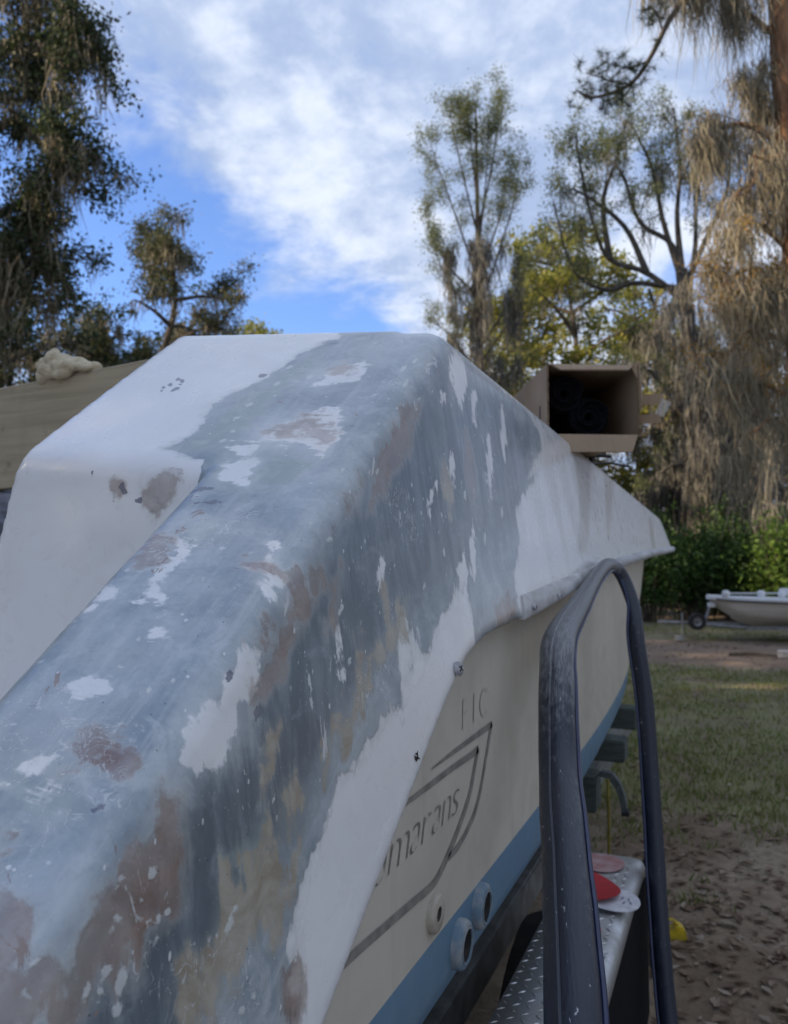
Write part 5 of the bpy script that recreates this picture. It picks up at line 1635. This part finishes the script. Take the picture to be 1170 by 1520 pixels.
RIGHT_OAK = [[(-0.92,28.21,-1.23),(-0.92,27.97,2.06),(-0.77,27.87,4.33),(-0.68,27.78,6.15),(-0.89,27.56,7.97),(-1.04,27.34,10.01),(-1.17,27.17,11.6)],[(-1.14,27.22,11.15),(-1.69,26.83,13.19),(-1.99,26.57,15.01),(-2.54,26.23,16.37)],[(-1.02,27.3,10.69),(-0.73,27.31,12.28),(-0.62,27.23,14.1),(-0.04,27.31,16.37)],[(-1.07,27.3,10.47),(-2.25,26.71,11.49),(-3.39,26.18,11.94),(-3.88,25.88,13.19),(-4.21,25.61,15.01),(-4.33,25.48,16.14)],[(-1.06,27.27,10.92),(-2.58,26.59,11.15),(-3.52,26.2,10.92),(-4.55,25.71,11.6),(-5.08,25.32,13.87)],[(-0.68,27.78,6.15),(-1.54,27.34,7.06),(-2.03,27.06,7.97),(-2.54,26.8,8.42)],[(-0.74,27.68,7.06),(0.06,27.95,8.19),(0.81,28.22,8.88)],[(-1.11,27.21,11.37),(-1.5,26.96,12.51),(-2.42,26.51,13.19),(-2.9,26.19,14.78),(-3.41,25.93,15.35)],[(-1.01,27.27,11.15),(-0.34,27.45,12.74),(0.33,27.62,14.33),(0.48,27.55,16.14)],[(-3.39,26.18,11.94),(-3.55,25.98,13.87),(-3.1,26.07,15.24),(-2.75,26.13,16.6)],[(-0.76,27.84,4.79),(-1.59,27.46,5.01),(-2.44,27.14,4.33)],[(-0.75,27.81,5.24),(0.21,28.18,5.92),(1.14,28.6,5.69)],[(-2.25,26.71,11.49),(-2.84,26.35,12.96),(-3.76,25.88,13.87),(-4.48,25.54,14.33)],[(-1.17,27.17,11.6),(-1.26,27.0,13.42),(-1.12,26.95,15.01),(-1.27,26.73,17.05)]]
MOSS = [[(1.1,13.73,-0.44),(1.13,13.56,2.08),(1.15,13.35,5.22),(1.07,13.12,7.84),(1.01,12.98,9.42),(0.99,12.82,11.51),(0.99,12.67,13.61)],[(1.05,13.09,8.16),(0.47,12.81,8.52),(0.08,12.65,8.47),(-0.11,12.05,8.04)],[(1.09,13.18,7.21),(0.54,12.91,7.63),(0.18,12.14,7.04)],[(1.12,13.28,5.96),(0.41,12.95,6.27),(-0.03,12.14,5.74)],[(1.09,13.23,6.48),(0.52,12.95,7.0),(0.12,12.38,6.42)],[(1.15,13.36,5.01),(0.48,13.05,5.33),(0.13,12.28,4.85)],[(1.12,13.41,4.17),(0.55,13.14,4.49),(0.2,12.36,4.15)],[(0.98,12.94,9.83),(0.51,12.71,10.25),(0.04,12.48,10.57),(-0.63,12.18,10.67)],[(1.05,13.11,7.84),(0.76,12.92,8.79),(0.48,12.77,9.21)],[(1.0,12.9,10.46),(0.63,12.7,11.09),(-0.14,12.36,11.2),(-0.77,12.1,10.99)],[(1.07,13.16,7.32),(1.6,13.36,7.74),(2.18,13.6,7.84)],[(1.02,13.02,8.89),(1.75,13.29,9.62),(2.33,13.53,9.83)],[(1.15,13.35,5.22),(1.64,13.54,5.54),(2.12,13.75,5.54)],[(1.1,13.2,6.9),(0.83,13.02,7.84),(0.5,11.81,7.52)],[(1.14,13.32,5.54),(0.79,13.13,6.06),(0.41,11.91,5.6)],[(1.13,13.45,3.65),(0.73,13.26,3.96),(0.4,12.05,3.58)]]
PINE_LIMB = [[(0.96,12.43,10.78),(0.05,12.04,10.68),(-0.53,11.84,9.97),(-0.84,11.75,9.36),(-1.16,11.64,8.9),(-1.68,11.43,8.7),(-1.88,11.34,8.8)],[(-0.92,11.72,9.24),(-1.2,11.61,9.16),(-1.53,11.46,9.24)],[(-1.16,11.64,8.9),(-1.44,11.52,8.96),(-1.77,11.37,9.08)],[(-1.07,11.68,9.01),(-1.26,11.61,8.7),(-1.5,11.52,8.6)],[(-0.68,11.8,9.66),(-0.76,11.74,9.97),(-0.88,11.68,10.07)]]


# ---- large oak at the left edge
t = Tree(31)
root = empty("moss_draped_oak", (0, 0, 0), 0, "tall dark oak hung with moss, rising out of frame at left", "tree", "mossy trees round the yard")
P = dict(wob=.16, up=.02, kids=3, spread=.75, rate=2.6, fwd=.7, len=1.0, rad=.024, lvl=2)
for i, l in enumerate(LEFT_OAK):
    q, _ = t.limb(l, .30 if i == 0 else .11, .07 if i == 0 else .03, None, 8)
    if i: t.dress(q, P, .25)
    else: t.dress(q[len(q) // 2:], P, .2, .6)
t.wood.build("trunk", m_bark, root, True)
t.leaves("crown", m_lf_dark, root, 15, .095, .13, .85)
t.moss("moss", m_moss, root, 330, 1.25, 16, .13, .012, lmin=1)
localise(root, (LEFT_OAK[0][0][0], LEFT_OAK[0][0][1], 0))


# ---- a general broad tree, used for the wood at the left (also shades the yard from the low sun)
def broad_tree(seed, H, spread, leafm, mossm, name, label, per=5, size=.2, nl=14, low=.18, mossn=260, mossl=1.2, keep=.6, rate=1.5, group="mossy trees round the yard"):
    t = Tree(seed)
    root = empty(name, (0, 0, 0), 0, label, "tree", group)
    r = t.r
    tr = [(r.gauss(0, .1) * k, r.gauss(0, .1) * k, H * k / 5) for k in range(6)]
    q, _ = t.limb(tr, H * .018, .04, 16, 8)
    P = dict(wob=.18, up=.03, kids=3, spread=.8, rate=rate, fwd=.5, len=spread * .36, rad=.03, lvl=2)
    for k in range(nl):
        f = low + (1 - low) * (k + .5) / nl
        p = q[min(len(q) - 1, int(f * (len(q) - 1)))]
        a = k * 2.4 + r.uniform(-.4, .4)
        reach = spread * (1 - .65 * max(0, f - .45) / .55) * r.uniform(.7, 1.15)
        tip = p + Vector((math.cos(a) * reach, math.sin(a) * reach, reach * r.uniform(.1, .55)))
        mid = p.lerp(tip, .5) + Vector((0, 0, reach * .08))
        ql, _ = t.limb([p, mid, tip], .09, .025, 8, 6)
        t.dress(ql, P, .25)
    t.dress(q[-5:], P, .1, 1.5)
    t.wood.build("trunk", m_bark, root, True)
    t.leaves("crown", leafm, root, per, size, .16, keep)
    if mossn:
        t.moss("moss", mossm, root, mossn, mossl, 13, .16, .016, lmin=1)
    return root


GRP = "mossy trees round the yard"
oakA = broad_tree(41, 12.0, 4.6, m_lf_dark, m_moss, "broadleaf_tree", "dark tree with tan moss low at the far left edge", nl=16, low=.08)
oakA.location = (-17.4, 14.2, 0)
oakA.scale = (.76,) * 3
oakB = broad_tree(43, 13.4, 3.0, m_lf_brown, m_moss, "olive_tree", "olive brown tree with thin spiky top left of the boat", nl=20, low=.10, size=.11, keep=.95, per=15, mossn=200)
oakB.location = (-17.66, 20.75, 0)
oakB.scale = (1.12, 1.12, 1.0)
copy_tree(oakA, None, (-19.4, 18.9, 0), 2.1, .80, "dark mossy tree just right of the far left tree")
copy_tree(oakA, None, (-20.4, 24.6, 0), 4.0, .92, "dark green tree between the olive tree and the boat corner")
copy_tree(oakB, None, (-16.8, 23.6, 0), 3.3, .72, "smaller olive tree just right of the thin spiky one")
copy_tree(oakA, None, (-23.6, 19.6, 0), 1.4, .95, "dark tree filling the gap behind the far left trees")
copy_tree(oakA, None, (-26.5, 27.0, 0), .4, 1.0, "dark tree farthest back at left")
copy_tree(oakA, None, (-17.9, 11.6, 0), 5.5, .72, "dark low tree cut by the left edge above the board")
# out of frame on the left: the row that keeps the low sun off the yard
for i, (x, y, rz, s) in enumerate([(-17.5, 8.5, 1.0, 1.0), (-15.5, 3.8, 2.2, 1.02), (-17.0, -.6, .3, 1.05), (-15.0, -4.4, 3.6, 1.0), (-17.5, -8.6, 5.0, 1.05), (-15.0, -12.6, 1.7, 1.0), (-20.5, 1.5, 2.6, 1.1), (-21, -6.0, 4.2, 1.15), (-21, 7.0, 5.4, 1.1), (-13.5, -17.0, .9, 1.0), (-21.5, 12.0, 3.0, 1.1), (-12.6, -7.2, 2.9, .95), (-12.8, -2.2, 4.9, .95), (-11.0, -11.0, .5, 1.0)]):
    copy_tree(oakA, None, (x, y, 0), rz, s, "dark mossy tree in the row left of the picture")

# out of frame on the right: the wood goes on round the yard
for i, (x, y, rz, s) in enumerate([(13.0, 16.0, .4, 1.1), (16.0, 8.0, 2.4, 1.1), (15.0, 0.0, 4.4, 1.0), (16.0, -8.0, 1.2, 1.0)]):
    copy_tree(oakA, None, (x, y, 0), rz, s, "dark mossy tree in the row right of the picture")

# ---- bare-ish spring tree behind the crest
t = Tree(51)
root = empty("spring_tree", (0, 0, 0), 0, "tall thin tree with sparse spring leaves and moss behind the crest", "tree", GRP)
P = dict(wob=.13, up=.07, kids=3, spread=.6, rate=2.6, fwd=1.1, len=.85, rad=.010, lvl=2)
mossn = []
for i, l in enumerate(CENTRE):
    q, _ = t.limb(l, .24 if i == 0 else .042, .025 if i == 0 else .010, None, 7)
    t.dress(q if i else q[len(q) // 2:], P, .3 if i else .1, 1.0 if i else .8)
t.wood.build("trunk", m_bark, root, True)
t.leaves("crown", m_lf_spring, root, 9, .065, .13, .9)
pk = [p for p, l in t.nodes if p.z < 12.8 and p.z > 5 and l >= 1]
pk = [p for p in pk if math.hypot(p.x - CENTRE[0][0][0], p.y - CENTRE[0][0][1]) < 1.5]
pk += [p for p in pk if math.hypot(p.x - CENTRE[0][0][0], p.y - CENTRE[0][0][1]) < .8] * 3
trunk = [Vector(v) for v in spline(CENTRE[0], 60)]
pk += [v + Vector((t.r.gauss(0, .28), t.r.gauss(0, .28), 0)) for v in trunk if 5.0 < v.z < 12.6 for _ in range(int(len(pk) / 22))]
t.moss("moss", m_mossg, root, 400, 1.4, 15, .10, .011, pick=pk)
localise(root, (CENTRE[0][0][0], CENTRE[0][0][1], 0))

# ---- yellow-green trees behind
ygA = broad_tree(61, 14.0, 4.2, m_lf_yel, m_mossg, "yellow_green_tree", "yellow green tree between the thin spring tree and the box", nl=20, low=.2, per=6, size=.22, keep=.65, mossn=120, mossl=1.3)
ygA.location = (-8.1, 33.0, 0)
ygA.scale = (1.0,) * 3
copy_tree(ygA, None, (-5.6, 32.2, 0), 2.0, 1.08, "yellow green tree right behind the cardboard box")
copy_tree(ygA, None, (-4.0, 37.4, 0), 4.1, 1.0, "yellow green tree behind the mossy oak limbs")
copy_tree(ygA, None, (-16.3, 46.0, 0), 1.2, 1.0, "yellow treetop just showing over the boat crest")
copy_tree(ygA, None, (-21.4, 46.5, 0), 3.0, .86, "faint far treetop at the crest left of the yellow one")
copy_tree(ygA, None, (-25.6, 37.2, 0), 5.2, 1.06, "round green treetop over the left end of the crest")

# ---- oak with rising limbs, right of the boat's bow
t = Tree(71)
root = empty("mossy_oak", (0, 0, 0), 0, "grey trunked oak with rising bare limbs behind the bow", "tree", GRP)
P = dict(wob=.15, up=.05, kids=3, spread=.6, rate=1.9, fwd=.9, len=1.3, rad=.018, lvl=2)
for i, l in enumerate(RIGHT_OAK):
    q, _ = t.limb(l, .46 if i == 0 else .12, .2 if i == 0 else .028, None, 8)
    if i: t.dress(q, P, .35)
t.wood.build("trunk", m_barkd, root, True)
t.leaves("crown", m_lf_spring, root, 9, .085, .14, .85)
pk = [p for p, l in t.nodes if l >= 1]
pk += [p for p in pk if p.z < 10] * 2
trunk = [Vector(v) for v in spline(RIGHT_OAK[0], 40)]
pk += [v + Vector((t.r.gauss(0, .4), t.r.gauss(0, .4), 0)) for v in trunk if 3.0 < v.z < 11 for _ in range(int(len(pk) / 24))]
t.moss("moss", m_mossg, root, 270, 1.6, 14, .14, .012, pick=pk)
localise(root, (RIGHT_OAK[0][0][0], RIGHT_OAK[0][0][1], 0))

# ---- pine at the right edge, thick with moss
t = Tree(81)
root = empty("mossy_pine", (0, 0, 0), 0, "orange barked tree at the right edge thickly hung with tan moss", "tree", GRP)
P = dict(wob=.16, up=.0, kids=2, spread=.7, rate=3.0, fwd=.8, len=.6, rad=.012, lvl=2)
for i, l in enumerate(MOSS):
    q, _ = t.limb(l, .26 if i == 0 else .055, .17 if i == 0 else .014, None, 9)
    if i: t.dress(q, P, .1)
n_or = len(t.anc)
t.wood.build("trunk", m_pinebark, root, True)
low = [a for a in t.anc if a.z < 6.6]
t.leaves("crown", m_lf_orange, root, 6, .07, .08, .8, anchors=[a for a in low if a.z > 4.2])
nd = [p for p, l in t.nodes if l >= 1]
pk = [p for p in nd if p.z < 8.6]
t.moss("moss", m_moss, root, 330, 1.2, 24, .14, .0060, pick=pk)
t.moss("moss", m_moss, root, 150, 1.5, 28, .09, .006, pick=[p for p in nd if p.z >= 8.6])
wd = t
# the drooping limb with needles
t2 = Tree(83)
for i, l in enumerate(PINE_LIMB):
    q, _ = t2.limb(l, .06 if i == 0 else .018, .018 if i == 0 else .008, None, 6)
    t2.anc += q[len(q) // 2:] if i == 0 else q[len(q) // 3:]
t2.wood.build("limb", m_bark, root, True)
A = [a for a in t2.anc for _ in range(3)]
N = len(A) * 34
C = np.repeat(np.array([tuple(a) for a in A]), 34, 0) + np.repeat(t2.np.normal(0, .10, (len(A), 3)), 34, 0)
d = t2.np.normal(0, 1, (N, 3))
d[:, 2] += .25
d /= np.linalg.norm(d, axis=1)[:, None]
b = np.cross(d, t2.np.normal(0, 1, (N, 3)))
b /= np.linalg.norm(b, axis=1)[:, None]
Ln = t2.np.uniform(.11, .20, (N, 1))
Vn = np.stack([C - b * .004, C + b * .004, C + d * Ln], 1).reshape(-1, 3)
mesh_np("needles", Vn, np.arange(N * 3).reshape(-1, 3), m_needle, root)
localise(root, (MOSS[0][0][0], MOSS[0][0][1], 0))

# ---- the moss-hung wood behind the bushes: each trunk its own tree
def cypress(seed, H, label):
    t = Tree(seed)
    root = empty("cypress_tree", (0, 0, 0), 0, label, "tree", "grey moss-hung trees behind the bushes")
    r = t.r
    q, _ = t.limb([(r.gauss(0, .12) * k, r.gauss(0, .12) * k, H * k / 5) for k in range(6)], .30, .06, 18, 8)
    P = dict(wob=.16, up=-.02, kids=2, spread=.7, rate=1.6, fwd=.7, len=1.1, rad=.02, lvl=1)
    for k in range(24):
        f = .16 + .8 * k / 24
        p = q[int(f * 17)]
        a = k * 2.4
        reach = r.uniform(1.2, 2.8) * (1.1 - .5 * f)
        tip = p + Vector((math.cos(a) * reach, math.sin(a) * reach, reach * r.uniform(-.1, .5)))
        ql, _ = t.limb([p, p.lerp(tip, .5) + Vector((0, 0, .15)), tip], .06, .02, 7, 5)
        t.dress(ql, P, .1)
    t.wood.build("trunk", m_bark, root, True)
    t.leaves("crown", m_lf_brown, root, 3, .17, .16, .5)
    t.moss("moss", m_mossg, root, 420, 2.6, 15, .17, .017, lmin=1)
    return root


cyA = cypress(91, 15.0, "grey moss-hung tree behind the end of the bow")
cyA.location = (-2.1, 31.0, 0)
cyB = cypress(93, 13.0, "grey moss-hung tree right behind the small boat's bow")
cyB.location = (-.45, 31.2, 0)
cyA.scale = (.9, .9, .82)
cyB.scale = (.95, .95, .88)
woods = [(cyA, (-.9, 36.5, 0), 1.3, 0.76, "moss-hung tree deep in the wood right of the bow"),
         (cyB, (.55, 35.6, 0), 2.9, 0.93, "moss-hung tree deep in the wood above the small boat"),
         (cyA, (1.05, 28.4, 0), 4.0, 0.83, "moss-hung tree between the small boat and the right edge"),
         (cyB, (2.9, 32.5, 0), .8, 0.93, "moss-hung tree at the right edge above the small boat"),
         (cyA, (5.2, 36.0, 0), 2.2, 0.84, "moss-hung tree beyond the right edge of the picture"),
         (cyA, (-.9, 42.0, 0), 3.1, 0.88, "farthest moss-hung tree in the middle of the wood"),
         (cyB, (3.6, 42.0, 0), 1.9, 0.93, "farthest moss-hung tree near the right edge"),
         (cyB, (-2.6, 40.0, 0), 4.4, 0.76, "farthest moss-hung tree just right of the bow")]
for src, loc, rz, s, lab in woods:
    copy_tree(src, None, loc, rz, s, lab)


# ---- bushes along the edge of the wood
def bush(seed, w, h, leafm, name, label, cat="bush", group="bushes along the edge of the wood", size=.13, n=900):
    t = Tree(seed)
    root = empty(name, (0, 0, 0), 0, label, cat, group)
    r = t.r
    stems = MB()
    anc = []
    for k in range(26):
        a = k * 2.4
        rr = w * .5 * math.sqrt((k + .5) / 26)
        tip = Vector((math.cos(a) * rr, math.sin(a) * rr * .8, h * (1.0 - .45 * (rr / (w * .5)) ** 2) * r.uniform(.72, 1.08)))
        b0 = Vector((tip.x * .25, tip.y * .25, 0))
        stems.tube([b0, b0.lerp(tip, .5) + Vector((r.gauss(0, .08), r.gauss(0, .08), .1)), tip], [.02, .013, .005], 5)
        for j in range(n // 26):
            f = r.uniform(.15, 1.0) ** .7
            p = b0.lerp(tip, f)
            anc.append(p + Vector((r.gauss(0, .18), r.gauss(0, .18), r.gauss(0, .15))))
    stems.build("stems", m_bark, root, True)
    t.leaves("foliage", leafm, root, 7, size, .11, 1.0, anchors=anc)
    return root


bA = bush(101, 2.4, 3.3, m_lf_bush, "bush", "dark green bush nearest the bow of the large boat")
bA.location = (-2.05, 23.6, 0)
bB = bush(102, 2.6, 3.0, m_lf_bush, "bush", "dark green bush behind the tyre of the small boat's trailer")
bB.location = (-1.0, 24.9, 0)
for src, loc, rz, s, lab in [(bA, (.1, 25.2, 0), 1.5, .95, "dark green bush behind the small boat's pointed bow"),
                             (bB, (1.1, 24.9, 0), 2.6, .86, "low green bush behind the middle of the small boat"),
                             (bA, (2.2, 25.4, 0), 3.9, .95, "green bush at the right edge behind the small boat"),
                             (bB, (3.6, 26.0, 0), 5.0, 1.0, "green bush just beyond the right edge"),
                             (bB, (-3.3, 26.5, 0), .7, 1.15, "tall dark bush half hidden by the large boat"),
                             (bA, (-.4, 27.5, 0), 5.6, 1.15, "taller dark bush in the second row of bushes"),
                             (bB, (1.9, 28.0, 0), 1.1, 1.2, "dark bush in the second row near the right edge")]:
    copy_tree(src, None, loc, rz, s, lab)
sap = bush(111, 1.3, 3.6, m_lf_bright, "sapling", "bright green sapling standing above the bushes at right", "sapling", None, .15, 330)
sap.location = (1.35, 24.2, 0)

# ------------------------------------------------------------------ small boat on its trailer across the yard
m_skw = gelcoat("small_boat_white", (0.74, 0.75, 0.75), (0.62, 0.61, 0.58))
m_skc = gelcoat("small_boat_cream", (0.68, 0.645, 0.57), (0.52, 0.475, 0.40))
rz_s = math.atan2(.397, .918)
skiff = empty("small_boat", (-.41, 18.44, 0), rz_s, "small white and cream open boat on a trailer by the bushes", "boat")


def sk_sec(s):
    b = .84 * (1 - max(0.0, 1 - s / 1.9) ** 2.3) + .03
    zg = .93 - .05 * smoothstep(0, 2.5, s) + .03 * (1 - smoothstep(0, .5, s))
    zk = .27 + .60 * max(0.0, 1 - s / 1.25) ** 2.1
    return b, zg, zk


secs = []
for s in [0, .06, .15, .3, .5, .75, 1.0, 1.3, 1.7, 2.3, 3.0, 3.8, 4.6]:
    b, zg, zk = sk_sec(s)
    zc = zk + (zg - zk) * .36
    half = [(0, zk), (b * .35, zk + (zc - zk) * .45), (b * .70, zc), (b * .80, zc + .05), (b * .93, zk + (zg - zk) * .75), (b, zg)]
    ring = [(s + (.10 * (1 - (z - zk) / max(.01, zg - zk)) if s < .4 else 0), -y, z) for y, z in reversed(half)] + [(s, y, z) for y, z in half[1:]]
    secs.append(ring)
V, Fc = [], []
n = len(secs[0])
for r_ in secs: V += r_
for i in range(len(secs) - 1):
    for k in range(n - 1):
        Fc.append((i * n + k, i * n + k + 1, (i + 1) * n + k + 1, (i + 1) * n + k))
Fc.append(tuple((len(secs) - 1) * n + k for k in range(n)))
MB().add(V, Fc).build("hull", m_skc, skiff, True)
V, Fc = [], []
ss = np.linspace(-.03, 4.6, 26)
for s in ss:
    b, zg, zk = sk_sec(max(0, s))
    b += .035
    V += [(s, -b, zg - .05), (s, -b, zg + .02), (s, -b * .8, zg + .035), (s, 0, zg + (.05 if s < 1.2 else .03)), (s, b * .8, zg + .035), (s, b, zg + .02), (s, b, zg - .05)]
for i in range(len(ss) - 1):
    for k in range(6):
        Fc.append((i * 7 + k, i * 7 + k + 1, (i + 1) * 7 + k + 1, (i + 1) * 7 + k))
Fc.append(tuple(range(7)))
MB().add(V, Fc).build("deck", m_skw, skiff, True)
MB().tube([(s, -sk_sec(s)[0] - .045, sk_sec(s)[1] - .045) for s in np.linspace(.1, 4.6, 20)], .018, 6).build("rub_rail", m_black, skiff, True)
for s in (.28, 1.05, 1.50):
    MB().lathe([(.02, 0), (.06, .0), (.075, .03), (.085, .08), (.075, .125), (.045, .15), (.005, .155)], (s, -.25, .955), (0, 0, 1), 16).build("deck_pod", m_skw, skiff, True)
MB().tube([(.28, -.25, 1.04), (1.05, -.25, 1.045), (1.5, -.25, 1.045)], .014, 6).build("hand_rail", m_skw, skiff, True)
MB().box((1.95, .0, 1.06), (.5, .6, .16)).build("hatch", m_skw, skiff, bevel=.02)

skt = empty("small_trailer", (-.41, 18.44, 0), rz_s, "galvanised trailer carrying the small white boat", "trailer")
for y in (-.45, .45):
    MB().box((2.4, y, .30), (3.6, .06, .09)).build("frame_rail", m_frame, skt)
    MB().tube([(.65, y, .31), (-.35, 0, .37)], .035, 8).build("tongue_brace", m_frame, skt)
    wh = MB().lathe([(.13, -.08), (.24, -.09), (.28, -.06), (.28, .06), (.24, .09), (.13, .08)], (3.1, y * 2.0, .29), (0, 1, 0), 24).build("wheel", m_tyre, skt, True)
    MB().lathe([(.13, -.05), (.03, 0), (.001, 0)], (3.1, y * 2.0, .29), (0, 1, 0), 16).build("rim", m_frame, wh)
MB().tube([(-1.0, 0, .40), (.9, 0, .34)], .04, 8).build("tongue", m_frame, skt)
MB().box((-1.05, 0, .42), (.16, .07, .07)).build("coupler", m_steel, skt, bevel=.01)
MB().tube([(-.62, -.08, .08), (-.62, -.08, .62)], .025, 8).build("jack", m_frame, skt)
MB().tube([(-.10, 0, .36), (.02, 0, .75)], .035, 8).build("winch_post", m_frame, skt)
MB().box((.06, 0, .78), (.14, .12, .10)).build("winch", m_skw, skt, bevel=.01)
sp = MB().lathe([(.10, -.05), (.165, -.06), (.185, -.04), (.185, .04), (.165, .06), (.10, .05)], (-.33, -.17, .43), (0, 1, 0), 24).build("spare_wheel", m_tyre, skt, True)
MB().lathe([(.10, -.035), (.05, -.02), (.03, -.05), (.001, -.05)], (-.33, -.17, .43), (0, 1, 0), 16).build("rim", m_frame, sp, True)

o = MB().box((0, 0, .05), (.20, .16, .10)).build("concrete_block", simple("pale_block", (0.45, 0.43, 0.40), (0.36, 0.34, 0.30), 10, .9), None, bevel=.012)
o.location = (-1.02, 18.2, 0.0)
tag(o, "pale block on the ground under the small trailer's jack", "block")
o = MB().tube([(-.45, 0, .04), (-.1, .03, .065), (.35, -.04, .05)], [.03, .035, .02], 7).build("fallen_branch", m_bark, None, True)
o.location = (.42, 15.45, 0)
tag(o, "dark stick on the ground beside the white plank piece at right", "stick")
o = MB().box((0, 0, .06), (.42, .22, .12)).build("timber_offcut", simple("pale_board", (0.55, 0.53, 0.50), (0.42, 0.38, 0.32), 8, .8), None, bevel=.01)
o.location = (1.0, 15.7, 0)
tag(o, "pale square timber piece on the ground at the right edge", "timber")
